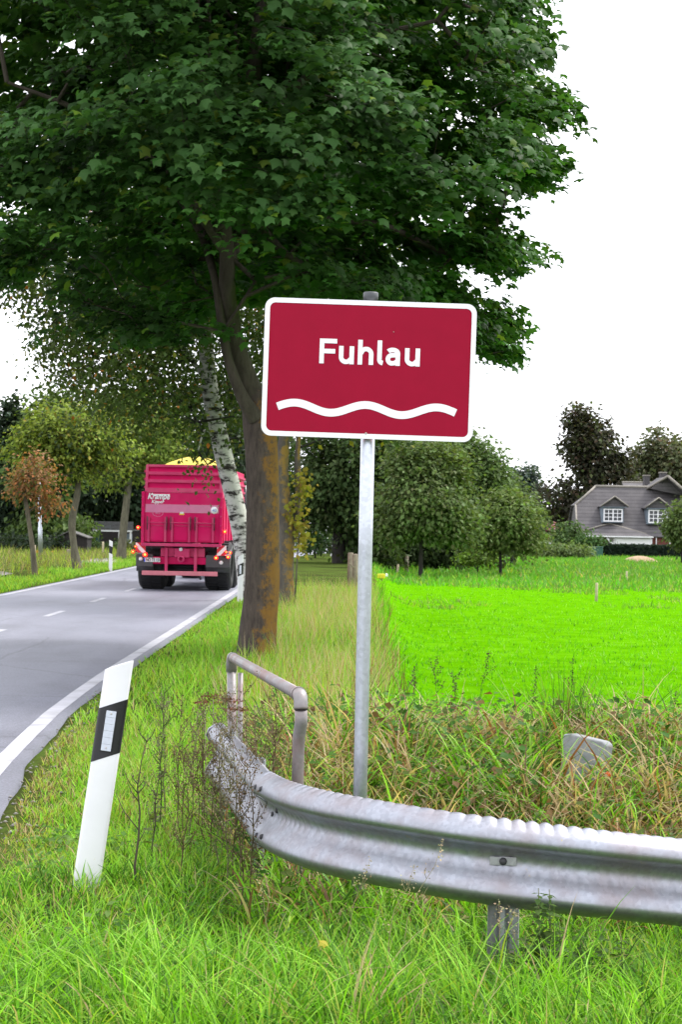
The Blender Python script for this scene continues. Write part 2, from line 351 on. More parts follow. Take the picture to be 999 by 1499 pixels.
# road
def asphalt():
    m, n, l, b = new_mat('worn_asphalt')
    tc = n.new('ShaderNodeTexCoord')
    mp = n.new('ShaderNodeMapping'); mp.inputs['Scale'].default_value = (1.0, 0.22, 1); l.new(tc.outputs['Object'], mp.inputs[0])
    n1 = n.new('ShaderNodeTexNoise'); n1.inputs['Scale'].default_value = 0.55; n1.inputs['Detail'].default_value = 5; l.new(mp.outputs[0], n1.inputs['Vector'])
    n2 = n.new('ShaderNodeTexNoise'); n2.inputs['Scale'].default_value = 60; n2.inputs['Detail'].default_value = 4; l.new(tc.outputs['Object'], n2.inputs['Vector'])
    n3 = n.new('ShaderNodeTexVoronoi'); n3.inputs['Scale'].default_value = 90; l.new(tc.outputs['Object'], n3.inputs['Vector'])
    r = n.new('ShaderNodeValToRGB'); r.color_ramp.elements[0].position = .3; r.color_ramp.elements[0].color = (.13, .134, .166, 1)
    r.color_ramp.elements[1].position = .65; r.color_ramp.elements[1].color = (.195, .20, .248, 1); l.new(n1.outputs['Fac'], r.inputs[0])
    mx = n.new('ShaderNodeMixRGB'); mx.blend_type = 'OVERLAY'; mx.inputs[0].default_value = .75; l.new(r.outputs[0], mx.inputs[1]); l.new(n2.outputs['Fac'], mx.inputs[2])
    n4 = n.new('ShaderNodeTexNoise'); n4.inputs['Scale'].default_value = 1.1; n4.inputs['Detail'].default_value = 9; n4.inputs['Roughness'].default_value = .7
    mp4 = n.new('ShaderNodeMapping'); mp4.inputs['Scale'].default_value = (.55, .30, 1); l.new(tc.outputs['Object'], mp4.inputs[0]); l.new(mp4.outputs[0], n4.inputs['Vector'])
    r4 = n.new('ShaderNodeValToRGB'); r4.color_ramp.elements[0].position = .36; r4.color_ramp.elements[0].color = (.72, .72, .72, 1); r4.color_ramp.elements[1].position = .52; r4.color_ramp.elements[1].color = (1, 1, 1, 1); l.new(n4.outputs['Fac'], r4.inputs[0])
    m4 = n.new('ShaderNodeMixRGB'); m4.blend_type = 'MULTIPLY'; m4.inputs[0].default_value = .8; l.new(mx.outputs[0], m4.inputs[1]); l.new(r4.outputs[0], m4.inputs[2])
    v5 = n.new('ShaderNodeTexVoronoi'); v5.feature = 'DISTANCE_TO_EDGE'; v5.inputs['Scale'].default_value = .35
    d5 = n.new('ShaderNodeMixRGB'); d5.inputs[0].default_value = .25; l.new(tc.outputs['Object'], d5.inputs[1]); l.new(n4.outputs['Color'], d5.inputs[2]); l.new(d5.outputs[0], v5.inputs['Vector'])
    r5 = n.new('ShaderNodeValToRGB'); r5.color_ramp.elements[0].position = .0; r5.color_ramp.elements[0].color = (.45, .45, .45, 1); r5.color_ramp.elements[1].position = .006; r5.color_ramp.elements[1].color = (1, 1, 1, 1); l.new(v5.outputs['Distance'], r5.inputs[0])
    m5 = n.new('ShaderNodeMixRGB'); m5.blend_type = 'MULTIPLY'; m5.inputs[0].default_value = .6; l.new(m4.outputs[0], m5.inputs[1]); l.new(r5.outputs[0], m5.inputs[2])
    l.new(m5.outputs[0], b.inputs['Base Color']); b.inputs['Roughness'].default_value = .55; b.inputs['Specular IOR Level'].default_value = .5
    bp = n.new('ShaderNodeBump'); bp.inputs['Strength'].default_value = .35; bp.inputs['Distance'].default_value = .008
    l.new(n3.outputs['Distance'], bp.inputs['Height']); l.new(bp.outputs[0], b.inputs['Normal'])
    return m
M['asphalt'] = asphalt()
ry = axis((-40, 4, 2), (4, 22, .12), (22, 85, 3), (85, 230, 3))
rt = np.linspace(0, 1, 9)
RY = np.repeat(ry[:, None], 9, 1)
jag = 0.03 * (vnoise(ry, ry * 0, 0.35, 21) - .5) + 0.05 * (vnoise(ry, ry * 0, 1.3, 22) - .5)
RX = road_l(ry)[:, None] + (road_r(ry) + jag - road_l(ry))[:, None] * rt[None]
RV = np.stack([RX, RY, np.full_like(RX, 0.012)], -1)
sk0 = RV[:, :1].copy(); sk0[..., 2] -= .14; sk0[..., 0] -= .03; sk1 = RV[:, -1:].copy(); sk1[..., 2] -= .14; sk1[..., 0] += .03
RV = np.concatenate([sk0, RV, sk1], 1)
road = tag(link('road', np_mesh('road', RV.reshape(-1, 3), [grid_faces(len(ry), 11)]), M['asphalt']), 'grey asphalt country road with white edge lines', 'road', kind='structure')
M['line_paint'] = plain('worn_line_paint', (0.40, 0.40, 0.44), 0.6, noise=.12, scale=5, dirt=(.14, .14, .15), dirt_amt=.55)
def stripe(name, xs, ys, w):
    V = []
    for x, y in zip(xs, ys): V += [(x - w / 2, y, 0.0165), (x + w / 2, y, 0.0165)]
    link(name, np_mesh(name, V, [[(2 * i, 2 * i + 1, 2 * i + 3, 2 * i + 2) for i in range(len(xs) - 1)]]), M['line_paint'], road)
ly = axis((-4, 30, .3), (30, 130, 2))
lx = np.interp(ly, [-4, 4, 8, 11, 12.7, 14.1, 15.9, 17.7, 20, 30, 130], [-.9, -1.45, -2.0, -2.27, -2.39, -2.47, -2.56, -2.60, -2.63, -2.62, -2.62])
stripe('edge_line', lx + road_bend(ly), ly, .14)
stripe('edge_line', np.full_like(ly, -7.6) + road_bend(ly), ly, .12)
for k in range(-5, 18):
    y0 = 31.6 + 5.9 * k; q = np.linspace(y0, y0 + 2.0, 4)
    if y0 > -8: stripe('centre_dash', -5.23 + road_bend(q), q, .12)

# gravel lay-by on the far side
def patch(name, cx, cy, rx, ry_, mat, label, cat):
    V = [(cx, cy, gz(cx, cy) + .035)]
    for k in range(28):
        a = 2 * math.pi * k / 28; q = 1 + .25 * (random.random() - .5)
        x, y = cx + rx * q * math.cos(a), cy + ry_ * q * math.sin(a); V.append((x, y, gz(x, y) + .035))
    tag(link(name, np_mesh(name, V, [[(0, k + 1, (k + 1) % 28 + 1) for k in range(28)]]), mat), label, cat, kind='structure')
M['gravel'] = ground_mat('gravel_track', [(.16, .15, .14), (.25, .24, .23), (.36, .35, .34)], 2, 30, .4)
patch('gravel_path', -10.6, 50.5, 1.1, 2.6, M['gravel'], 'pale gravel strip on the far verge beside the reddish young tree', 'path')
patch('gravel_path', -9.6, 70.5, .8, 4.0, M['gravel'], 'pale gravel strip on the far verge behind the white marker post', 'path')

# ------------------------------------------------------------------ plants: generators
def rot_noise(c, n, amt=.25):
    """n colours scattered about c"""
    c = np.asarray(c, float); k = 1 + amt * (rng.random((n, 1)) - .5) * 2
    return np.clip(c * k * (1 + amt * .35 * (rng.random((n, 3)) - .5) * 2), .003, .95)
def blades(name, pos, h, w, az, th0, th1, segs, cols, mat):
    n = len(pos); t = np.linspace(0, 1, segs + 1)
    ang = th0[:, None] + th1[:, None] * ((np.arange(segs) + .5) / segs)[None] ** 1.3
    ds = (h / segs)[:, None]
    r = np.concatenate([np.zeros((n, 1)), np.cumsum(np.sin(ang) * ds, 1)], 1)
    z = np.concatenate([np.zeros((n, 1)), np.cumsum(np.cos(ang) * ds, 1)], 1)
    ca, sa = np.cos(az)[:, None], np.sin(az)[:, None]
    wp = (np.minimum(1, .45 + 1.6 * t) * (1 - t ** 2.2))[None] * w[:, None] * .5
    tw = rng.uniform(-.9, .9, (n, 1)) + rng.uniform(-.8, .8, (n, 1)) * t[None]
    sx, sy = -np.sin(az[:, None] + tw), np.cos(az[:, None] + tw)
    cx, cy, cz = pos[:, :1] + r * ca, pos[:, 1:2] + r * sa, pos[:, 2:3] + z
    L = np.stack([cx - sx * wp, cy - sy * wp, cz], -1); Rr = np.stack([cx + sx * wp, cy + sy * wp, cz], -1)
    V = np.empty((n, 2 * segs + 1, 3)); V[:, 0:2 * segs:2] = L[:, :segs]; V[:, 1:2 * segs:2] = Rr[:, :segs]; V[:, -1] = np.stack([cx[:, -1], cy[:, -1], cz[:, -1]], -1)
    b = (np.arange(n) * (2 * segs + 1))[:, None]
    groups = []
    if segs > 1:
        q = np.array([(2 * i, 2 * i + 1, 2 * i + 3, 2 * i + 2) for i in range(segs - 1)])
        groups.append((b[:, :, None] + q[None]).reshape(-1, 4))
    groups.append(b + np.array([[2 * segs - 2, 2 * segs - 1, 2 * segs]]))
    C = np.repeat(cols, 2 * segs + 1, 0)
    return link(name, np_mesh(name, V.reshape(-1, 3), groups, C, smooth=True), mat)
def tufts(n_t, per, area, spread, keep=None):
    """clump centres in area(x0,x1,y0,y1), `per` blades round each; returns xy, outward azimuth, clump id"""
    c = np.stack([rng.uniform(area[0], area[1], n_t), rng.uniform(area[2], area[3], n_t)], 1)
    if keep is not None: c = c[keep(c[:, 0], c[:, 1])]
    idx = np.repeat(np.arange(len(c)), per)
    o = rng.normal(0, spread, (len(idx), 2)); xy = c[idx] + o
    az = np.arctan2(o[:, 1], o[:, 0]) + rng.normal(0, .6, len(idx))
    if keep is not None:
        k = keep(xy[:, 0], xy[:, 1]); xy, az, idx = xy[k], az[k], idx[k]
    return xy, az, idx
def on_ground(xy): return np.stack([xy[:, 0], xy[:, 1], ground_z(xy[:, 0], xy[:, 1]) - .01], 1)
def verge(x, y): return (x > road_r(y) + .08) | (x < road_l(y) - .08)

MAPLE_T = np.array([(0, .34, .06), (0, 0, 0), (.38, -.04, -.10), (.36, .20, .0), (.60, .50, -.16), (.31, .60, -.02), (0, 1, -.24), (-.31, .60, -.02), (-.60, .50, -.16), (-.36, .20, .0), (-.38, -.04, -.10)])
MAPLE_F = np.array([(0, i, i + 1) for i in range(1, 10)] + [(0, 10, 1)])
OVAL_T = np.array([(0, 0, 0), (.34, .42, .05), (0, 1, -.12), (-.34, .42, .05)])
OVAL_F = np.array([(0, 1, 2), (0, 2, 3)])
WIDE_T = np.array([(0, -.02, 0), (.55, .25, -.08), (.42, .62, -.06), (0, 1, -.2), (-.42, .62, -.06), (-.55, .25, -.08)])
WIDE_F = np.array([(0, 1, 2), (0, 2, 3), (0, 3, 4), (0, 4, 5)])
def leaf_frames(C, N, U):
    N = N / np.linalg.norm(N, axis=1, keepdims=True)
    U = U - N * np.sum(U * N, 1, keepdims=True); U /= np.linalg.norm(U, axis=1, keepdims=True) + 1e-9
    return np.cross(U, N), U, N
def leaves(name, C, N, U, S, T, F, cols, mat, parent=None):
    X, Y, Z = leaf_frames(C, N, U)
    V = C[:, None] + S[:, None, None] * (T[None, :, :1] * X[:, None] + T[None, :, 1:2] * Y[:, None] + T[None, :, 2:] * Z[:, None])
    G = ((np.arange(len(C)) * len(T))[:, None, None] + F[None]).reshape(-1, 3)
    return link(name, np_mesh(name, V.reshape(-1, 3), [G], np.repeat(cols, len(T), 0)), mat, parent)

def skeleton(trunk, clusters, tip=.012, step=.4, power=.45, seed=0):
    """branches that reach every leaf cluster from a trunk path [(x,y,z,r), ...]; returns cone arrays"""
    tr = np.array(trunk, float); pos = [tr[i, :3] for i in range(len(tr))]; par = [i - 1 for i in range(len(tr))]
    ntr = len(tr); arr = np.zeros((len(tr) + len(clusters) * 14 + 10, 3)); arr[:ntr] = tr[:, :3]; cnt = ntr
    ok0 = max(1, int(ntr * .45))
    d0 = np.min(np.linalg.norm(clusters[:, None] - tr[None, :, :3], axis=2), 1)
    for c in clusters[np.argsort(d0)]:
        d = np.linalg.norm(arr[ok0:cnt] - c, axis=1) + 1e-6
        cost = d * (1 + 1.0 * np.clip((arr[ok0:cnt, 2] - c[2]) / d + .1, 0, 1.2))
        j = ok0 + int(np.argmin(cost)); a = arr[j].copy(); L = np.linalg.norm(c - a); m = min(10, max(1, int(L / step)))
        jit = rng.normal(0, .05 * L, 3)
        prev = j
        for k in range(1, m + 1):
            t = k / m; p = a + (c - a) * t + (np.array([0, 0, .10 * L]) + jit) * math.sin(math.pi * t) * (k < m)
            if cnt >= len(arr): break
            arr[cnt] = p; par.append(prev); prev = cnt; cnt += 1
    par = np.array(par[:cnt]); tips = np.ones(cnt)
    has = np.zeros(cnt, bool); has[par[1:]] = True; tips[has] = 0
    for i in range(cnt - 1, ntr - 1, -1): tips[par[i]] += tips[i]
    rad = tip * np.maximum(tips, 1) ** power
    for i in range(ntr): rad[i] = tr[i, 3]
    for i in range(ntr, cnt): rad[i] = min(rad[i], rad[par[i]] * .85)
    i = np.arange(ntr, cnt)
    return arr[par[i]], arr[i], rad[par[i]] * np.where(par[i] < ntr, .6, 1), rad[i]
def cones(A, B, ra, rb, n=5):
    t = B - A; t /= np.linalg.norm(t, axis=1, keepdims=True) + 1e-9
    ref = np.where(np.abs(t[:, 2:]) < .9, [[0, 0, 1.]], [[1., 0, 0]]); a = np.cross(t, ref); a /= np.linalg.norm(a, axis=1, keepdims=True); b = np.cross(t, a)
    th = 2 * np.pi * np.arange(n) / n
    ring = a[:, None] * np.cos(th)[None, :, None] + b[:, None] * np.sin(th)[None, :, None]
    V = np.concatenate([A[:, None] + ring * ra[:, None, None], B[:, None] + ring * rb[:, None, None]], 1)
    q = np.array([(k, (k + 1) % n, n + (k + 1) % n, n + k) for k in range(n)])
    return V.reshape(-1, 3), ((np.arange(len(A)) * 2 * n)[:, None, None] + q[None]).reshape(-1, 4)
def trunk_mesh(path, n=16, rings=40, rough=.06, flare=.5, seed=0):
    """smooth knobbly trunk through [(x,y,z,r)]"""
    p = np.array(path, float); sp, L = smooth_path(p[:, :3], rings)
    s = np.concatenate([[0], np.cumsum(np.linalg.norm(np.diff(p[:, :3], axis=0), axis=1))]); r = np.interp(np.linspace(0, s[-1], rings), s, p[:, 3])
    V = []
    for i in range(rings):
        t = sp[min(i + 1, rings - 1)] - sp[max(i - 1, 0)]; t /= np.linalg.norm(t)
        a = np.cross(t, [0, 1, 0.05]); a /= np.linalg.norm(a); b = np.cross(t, a)
        for k in range(n):
            th = 2 * math.pi * k / n; h = np.linalg.norm(sp[i] - sp[0])
            q = r[i] * (1 + rough * (2 * float(vnoise(3 * math.cos(th) + 7 * seed, 3 * math.sin(th) + 1.7 * h, 1, seed)) - 1) + flare * math.exp(-h / .22) * (.6 + .5 * math.cos(3 * th + seed)))
            V.append(sp[i] + (a * math.cos(th) + b * math.sin(th)) * q)
    return np.array(V), np.array([(i * n + k, i * n + (k + 1) % n, (i + 1) * n + (k + 1) % n, (i + 1) * n + k) for i in range(rings - 1) for k in range(n)])
def merge(parts):
    V = []; F = []; o = 0
    for v, f in parts: V.append(v); F.append(f + o); o += len(v)
    return np.concatenate(V), np.concatenate(F)

def ellipsoid_pts(c, r, n, shell=.45, lump=.28, seed=0, zcut=None):
    d = rng.normal(0, 1, (n, 3)); d /= np.linalg.norm(d, axis=1, keepdims=True)
    k = 1 + lump * (vnoise(2.2 * d[:, 0] + 3 * d[:, 2] + 10, 2.2 * d[:, 1] + 10 - 2 * d[:, 2], .8, seed) * 2 - 1)
    q = d * (rng.random((n, 1)) ** shell) * k[:, None] * np.asarray(r)
    return q + np.asarray(c), d
def inside(poly, x, y):
    poly = np.asarray(poly, float); r = np.zeros(len(x), bool); j = len(poly) - 1
    for i in range(len(poly)):
        xi, yi = poly[i]; xj, yj = poly[j]
        c = ((yi > y) != (yj > y)) & (x < (xj - xi) * (y - yi) / (yj - yi + 1e-9) + xi); r ^= c; j = i
    return r

def broad_tree(name, label, base, lobes, trunk_pts, leafcol, n_leaf, leaf=.18, group=None, cat='tree', mat_bark='dark_bark', accents=(), per=22, spread=.42, seed=0, shell=.4, tip=.012, flat=.7):
    """lobes: [(centre, radii, weight)]; trunk_pts: [(x,y,z,r)] in world space"""
    base = Vector(base); root = empty(name, base); off = np.array(base)
    tag(root, label, cat, group)
    nc = max(8, n_leaf // per); wsum = sum(l[2] for l in lobes); cl = []
    for k, (c, r, w) in enumerate(lobes):
        q, _ = ellipsoid_pts(c, r, max(3, int(nc * w / wsum)), shell, .3, seed + k); cl.append(q)
    cl = np.concatenate(cl); cl = cl[cl[:, 2] > ground_z(cl[:, 0], cl[:, 1]) + .15]
    A, B, ra, rb = skeleton(trunk_pts, cl[::2] if len(cl) > 260 else cl, tip=tip, step=.7, seed=seed)
    tv, tf = trunk_mesh(trunk_pts, 10, 24, .08, .35, seed)
    link('trunk', np_mesh('trunk', tv - off, [tf], smooth=True), M[mat_bark], root)
    bv, bf = cones(A, B, ra, rb, 4)
    tag(link('branches', np_mesh('branches', bv - off, [bf], smooth=True), M[mat_bark], root), kind='stuff')
    idx = np.repeat(np.arange(len(cl)), per); sp = np.array([spread, spread, spread * flat])
    C = cl[idx] + rng.normal(0, .6, (len(idx), 3)) * sp
    ctr = np.mean(cl, 0); out = C - ctr; out /= np.linalg.norm(out, axis=1, keepdims=True) + 1e-6
    N = out * .55 + np.array([0, 0, .55]) + rng.normal(0, .55, C.shape); U = out + np.array([0, 0, -.55]) + rng.normal(0, .5, C.shape)
    S = leaf * rng.uniform(.6, 1.25, len(C))
    cl_tone = rng.uniform(.75, 1.25, (len(cl), 1))
    cols = rot_noise(leafcol, len(C), .22) * cl_tone[idx]
    for ac, frac in accents:
        k = rng.random(len(C)) < frac; cols[k] = rot_noise(ac, int(k.sum()), .25)
    tag(leaves('crown', C - off, N, U, S, OVAL_T, OVAL_F, cols, M['leaf'], root), kind='stuff')
    return root

# ------------------------------------------------------------------ river sign
M['sign_red'] = plain('sign_red_sheeting', (0.31, 0.0025, 0.026), 0.45, noise=.05, scale=9, spec=.12)
M['cap_grey'] = plain('grey_plastic_cap', (0.07, 0.075, 0.08), .5)
SD = 7.62
p_top, p_low = P(543.3, 428, SD), P(527.3, 1175, SD)
ax = (p_top - p_low).normalized(); p_base = p_low + ax * ((-.06 - p_low.z) / ax.z)
sign = tag(empty('river_name_sign', p_base), 'dark red river sign lettered Fuhlau with white wave on galvanised post', 'sign')
plen = (p_top - p_base).length
MB().tube([ax * t for t in (0, plen * .3, plen * .6, plen - .035)], .0302, 24).build('post', M['galv'], sign)
MB().tube([ax * (plen - .04), ax * (plen - .004), ax * plen], [.0325, .0325, .029], 24).build('post_cap', M['cap_grey'], sign)
def rrect(w, h, r, n=8):
    out = []
    for cx, cz, a0 in ((w / 2 - r, h / 2 - r, 0), (-w / 2 + r, h / 2 - r, 90), (-w / 2 + r, -h / 2 + r, 180), (w / 2 - r, -h / 2 + r, 270)):
        for k in range(n + 1):
            a = math.radians(a0 + 90 * k / n); out.append((cx + r * math.cos(a), cz + r * math.sin(a)))
    return out
FACE_Y = SD - .048
s_mat = Matrix.Translation(P(540.6, 541.2, FACE_Y) - p_base) @ Matrix.Rotation(math.radians(.95), 4, 'Y')
SW, SH = .905, .590
def on_sign(o): o.matrix_local = s_mat; return o
on_sign(MB().prism(rrect(SW - .004, SH - .004, .040), .0012, .004).build('panel', M['sign_red'], sign))
outer, inner = rrect(SW, SH, .042), rrect(SW - .042, SH - .042, .024)
n = len(outer); V = [(x, -.0005, z) for x, z in outer] + [(x, -.0005, z) for x, z in inner] + [(x, .016, z) for x, z in outer]
on_sign(MB().add(V, [(i, (i + 1) % n, n + (i + 1) % n, n + i) for i in range(n)] + [(2 * n + i, 2 * n + (i + 1) % n, (i + 1) % n, i) for i in range(n)], False).build('border', M['sign_white'], sign))
for zz in (.18, -.18):
    on_sign(MB().box(-.06, .06, .012, .018, zz - .02, zz + .02).build('clamp', M['galv'], sign))
    on_sign(MB().tube([(.037 * math.cos(a), .048 + .037 * math.sin(a), zz) for a in np.linspace(-.6, math.pi + .6, 14)], .004, 6).build('clamp', M['galv'], sign))
def ribbon(mb, pts, w, y):
    """flat stroke of constant width with a thin edge, in the sign's plane"""
    p = np.array(pts, float); d = np.gradient(p, axis=0); d /= np.linalg.norm(d, axis=1, keepdims=True); nn = np.stack([-d[:, 1], d[:, 0]], 1) * w / 2
    L, R = p + nn, p - nn; m = len(p)
    V = [(x, y, z) for x, z in L] + [(x, y, z) for x, z in R] + [(x, y + .0008, z) for x, z in L] + [(x, y + .0008, z) for x, z in R]
    F = []
    for i in range(m - 1):
        F += [(i, i + 1, m + i + 1, m + i), (i, 2 * m + i, 2 * m + i + 1, i + 1), (m + i, m + i + 1, 3 * m + i + 1, 3 * m + i)]
    mb.add(V, F)
def arc(cx, cz, rx, rz, a0, a1, n=14): return [(cx + rx * math.cos(math.radians(a)), cz + rz * math.sin(math.radians(a))) for a in np.linspace(a0, a1, n)]
LW, XH, CH = 19.5, 77.0, 106.0
h_ = LW / 2
def g_F(): return [[(h_, 0), (h_, CH)], [(LW - 2, CH - h_), (74, CH - h_)], [(LW - 2, 53), (67, 53)]]
def g_u(): return [[(h_, XH), (h_, 30)] + arc(31, 30, 31 - h_, 30 - h_, 180, 300, 12) + [(56, 27)], [(55, XH), (55, 0)]]
def g_h(): return [[(h_, 0), (h_, CH)], [(h_ + 3, 48)] + arc(35, 46, 22, 46 - 46 + 31 - h_, 130, 0, 12) + [(57, 0)]]
def g_l(): return [[(h_, CH), (h_, 24)] + arc(26, 24, 26 - h_, 24 - h_, 180, 265, 8)]
def g_a(): return [arc(30, XH - 24, 22, 24 - h_, 150, 60, 8) + arc(30, XH - 24, 22, 24 - h_, 52, 0, 6) + [(52, 0)],
                   [(50, 45), (34, 45)] + arc(27, 27, 17, 27 - h_, 100, 262, 14) + [(38, h_ + 1.5), (50, 19)]]
for k, (gl, ox) in enumerate(((g_F, 0), (g_u, 83), (g_h, 164), (g_l, 247), (g_a, 283), (g_u, 365))):
    mb = MB()
    for q, st in enumerate(gl()):
        pts = [((x + ox - 214) / 1000, (z + 20.5) / 1000) for x, z in st]
        fine = []
        for a, b in zip(pts[:-1], pts[1:]): fine.append(a)
        fine.append(pts[-1]); ribbon(mb, fine, LW / 1000, -.0004 - .0003 * q)
    on_sign(mb.build('letter', M['sign_white'], sign))
mb = MB(); u = np.linspace(-.386, .376, 90)
ribbon(mb, np.stack([u, -.170 + .019 * np.cos((u + .008) / .3035 * 2 * math.pi)], 1), .033, -.0004)
on_sign(mb.build('wave', M['sign_white'], sign))
M['bolt'] = plain('zinc_bolt', (.45, .42, .36), .4, .7)
on_sign(MB().lathe([(0, -.0022), (.004, -.0020), (.005, .001)], 'Y', 8, Matrix.Translation((-.004, 0, -.272))).build('screw', M['bolt'], sign))
on_sign(MB().lathe([(0, -.0016), (.002, -.0012), (.0025, .001)], 'Y', 8, Matrix.Translation((.10, 0, .165))).build('screw', M['bolt'], sign))

# ------------------------------------------------------------------ guard rail
rail_px = [(1330, 1281, 7.0), (1200, 1263, 6.86), (1090, 1248, 6.76), (999, 1237, 6.70), (860, 1222, 6.66), (725, 1206, 6.68), (640, 1194, 6.75), (559, 1181, 6.86), (500, 1171, 7.0), (455, 1161, 7.18), (420, 1150, 7.42), (396, 1139, 7.72)]
rail_pts = [P(q[0], q[1] - 9, q[2]) for q in rail_px]
end_pts = [P(396, 1131, 7.72) + Vector((.012, -.03, -.004)), P(382, 1114, 8.1), P(356, 1087, 8.95), P(326, 1058, 10.0)]
# profile: (towards the carriageway, height below the top edge)
PROF = [(-.004, -.004), (.010, 0), (.028, -.006), (.050, -.018), (.068, -.032), (.079, -.048), (.083, -.064), (.080, -.078), (.066, -.092), (.042, -.106), (.024, -.120), (.015, -.136), (.012, -.152),
        (.014, -.168), (.021, -.184), (.036, -.202), (.058, -.222), (.074, -.240), (.083, -.260), (.083, -.274), (.076, -.288), (.058, -.303), (.034, -.316), (.012, -.325), (-.004, -.322)]
PD = np.array(PROF)
valley = np.exp(-((PD[:, 1] + .155) / .028) ** 2); lip = np.exp(-((PD[:, 1] + .0) / .016) ** 2) + .6 * np.exp(-((PD[:, 1] + .325) / .015) ** 2)
def rail_element(name, pts, n, flute, parent, out=0.0):
    sp, L = smooth_path(pts, n); d = np.gradient(sp, axis=0); d[:, 2] = 0; d /= np.linalg.norm(d, axis=1, keepdims=True)
    nrm = np.stack([-d[:, 1], d[:, 0], 0 * d[:, 0]], 1); s = np.linspace(0, L, n)
    ph = s / .054 * 2 * math.pi + 1.2 * np.sin(s * 5.1) + .8 * np.sin(s * 11.7)
    wob = np.abs(np.sin(ph / 2)) - .5
    V = np.empty((n, len(PD), 3))
    amp = flute * (.6 + .4 * np.sin(s * 2.3 + 1) ** 2)
    for k, (o, z) in enumerate(PD):
        oo = o + out + amp * valley[k] * .007 * wob
        zz = z + amp * (.0075 * wob * (.5 + np.sin(s * 3.7 + 2) ** 2)) * lip[k] * np.where(z > -.1, 1, -.5)
        V[:, k] = sp + nrm * np.asarray(oo)[:, None] + np.stack([0 * s, 0 * s, zz + 0 * s], 1)
    o = link(name, np_mesh(name, (V - np.array(parent.location)).reshape(-1, 3), [grid_faces(n, len(PD))], smooth=True), M['rail'], parent)
    md = o.modifiers.new('thick', 'SOLIDIFY'); md.thickness = .003; md.offset = 0
    return sp, nrm
rp = rail_pts[3]
rail = tag(empty('guard_rail', (rp.x, rp.y, 0)), 'curved fluted steel crash barrier bending round below the red sign', 'guard rail')
sp1, nr1 = rail_element('curved_rail', rail_pts, 820, 1.0, rail)
sp2, nr2 = rail_element('straight_rail', end_pts, 90, 0.0, rail, .004)
ro = np.array(rail.location)
def at_px(sp, px): x, y = proj(sp); return int(np.argmin(np.abs(x - px)))
def rail_post(i, sp, nr, zt):
    p = sp[i]; t = np.array([nr[i][1], -nr[i][0], 0]); g = gz(p[0], p[1])
    prof = [(-.062, .0), (-.062, -.045), (-.022, -.055), (-.008, -.03), (.010, -.03), (.024, -.055), (.056, -.045), (.056, .0)]
    V = []; m = len(prof)
    for z in (g - .3, p[2] + zt):
        for off in (0, .005):
            for a, b in prof:
                q = p + t * a * (1 - off * 6) + nr[i] * (b - .006 + off * .9); V.append((q[0] - ro[0], q[1] - ro[1], z))
    F = []
    for k in range(m - 1):
        F += [(k, k + 1, 2 * m + k + 1, 2 * m + k), (m + k + 1, m + k, 3 * m + k, 3 * m + k + 1), (2 * m + k, 2 * m + k + 1, 3 * m + k + 1, 3 * m + k)]
    F += [(0, 2 * m, 3 * m, m), (m - 1, 2 * m - 1, 4 * m - 1, 3 * m - 1)]
    MB().add(V, F).build('post', M['galv_dull'], rail)
M['galv_dull'] = galvanised('dull_galvanised_post', (.36, .37, .39), (.22, .20, .18), .5, .4, .5)
for px in (738, 1040, 1290): rail_post(at_px(sp1, px), sp1, nr1, -.03)
for k in (30, 84): rail_post(k, sp2, nr2, -.03)
def washer(i, sp, nr, zoff, w=.075, hgt=.030):
    p = sp[i] + nr[i] * .016 + np.array([0, 0, zoff]) - ro; t = np.array([nr[i][1], -nr[i][0], 0])
    Mx = Matrix(((t[0], nr[i][0], 0, p[0]), (t[1], nr[i][1], 0, p[1]), (0, 0, 1, p[2]), (0, 0, 0, 1)))
    MB().box(-w, w, .0, .007, -hgt, hgt, Mx).build('washer_plate', M['galv_dull'], rail, .002)
    MB().lathe([(.0, .022), (.010, .021), (.014, .016), (.015, .006)], 'Y', 10, Mx).build('bolt', M['dark_steel'], rail)
washer(at_px(sp1, 738), sp1, nr1, -.155, .050, .016)
for k, (pp, zo) in enumerate(((410, -.052), (402, -.056), (412, -.140), (406, -.166), (412, -.25), (405, -.256))):
    i = at_px(sp1, pp); a = .079 if k < 2 or k > 3 else .014
    q = sp1[i] + nr1[i] * a + np.array([0, 0, zo]) - ro
    Mx = Matrix.Translation(q) @ Vector(nr1[i]).to_track_quat('Y', 'Z').to_matrix().to_4x4()
    MB().lathe([(0, .010), (.009, .009), (.012, .004), (.013, -.004)], 'Y', 10, Mx).build('bolt', M['dark_steel'], rail)
# fish-tail end piece
tp, tn = sp2[-1], nr2[-1]; td = sp2[-1] - sp2[-2]; td /= np.linalg.norm(td)
V = []
for k, (s_, dz, fl) in enumerate(((-.05, 0, 0), (.03, -.01, .0), (.09, -.03, .004), (.13, -.05, .006))):
    for (o_, z_) in PD[::2]:
        V.append(tp + td * s_ + tn * (o_ * (1 - s_ * 1.5) + .007 + fl) + np.array([0, 0, z_ * (1 + .15 * max(s_, 0)) + dz * .3]) - ro)
o = link('end_piece', np_mesh('end_piece', V, [grid_faces(4, len(PD[::2]))], smooth=True), M['rail'], rail)
md = o.modifiers.new('thick', 'SOLIDIFY'); md.thickness = .003

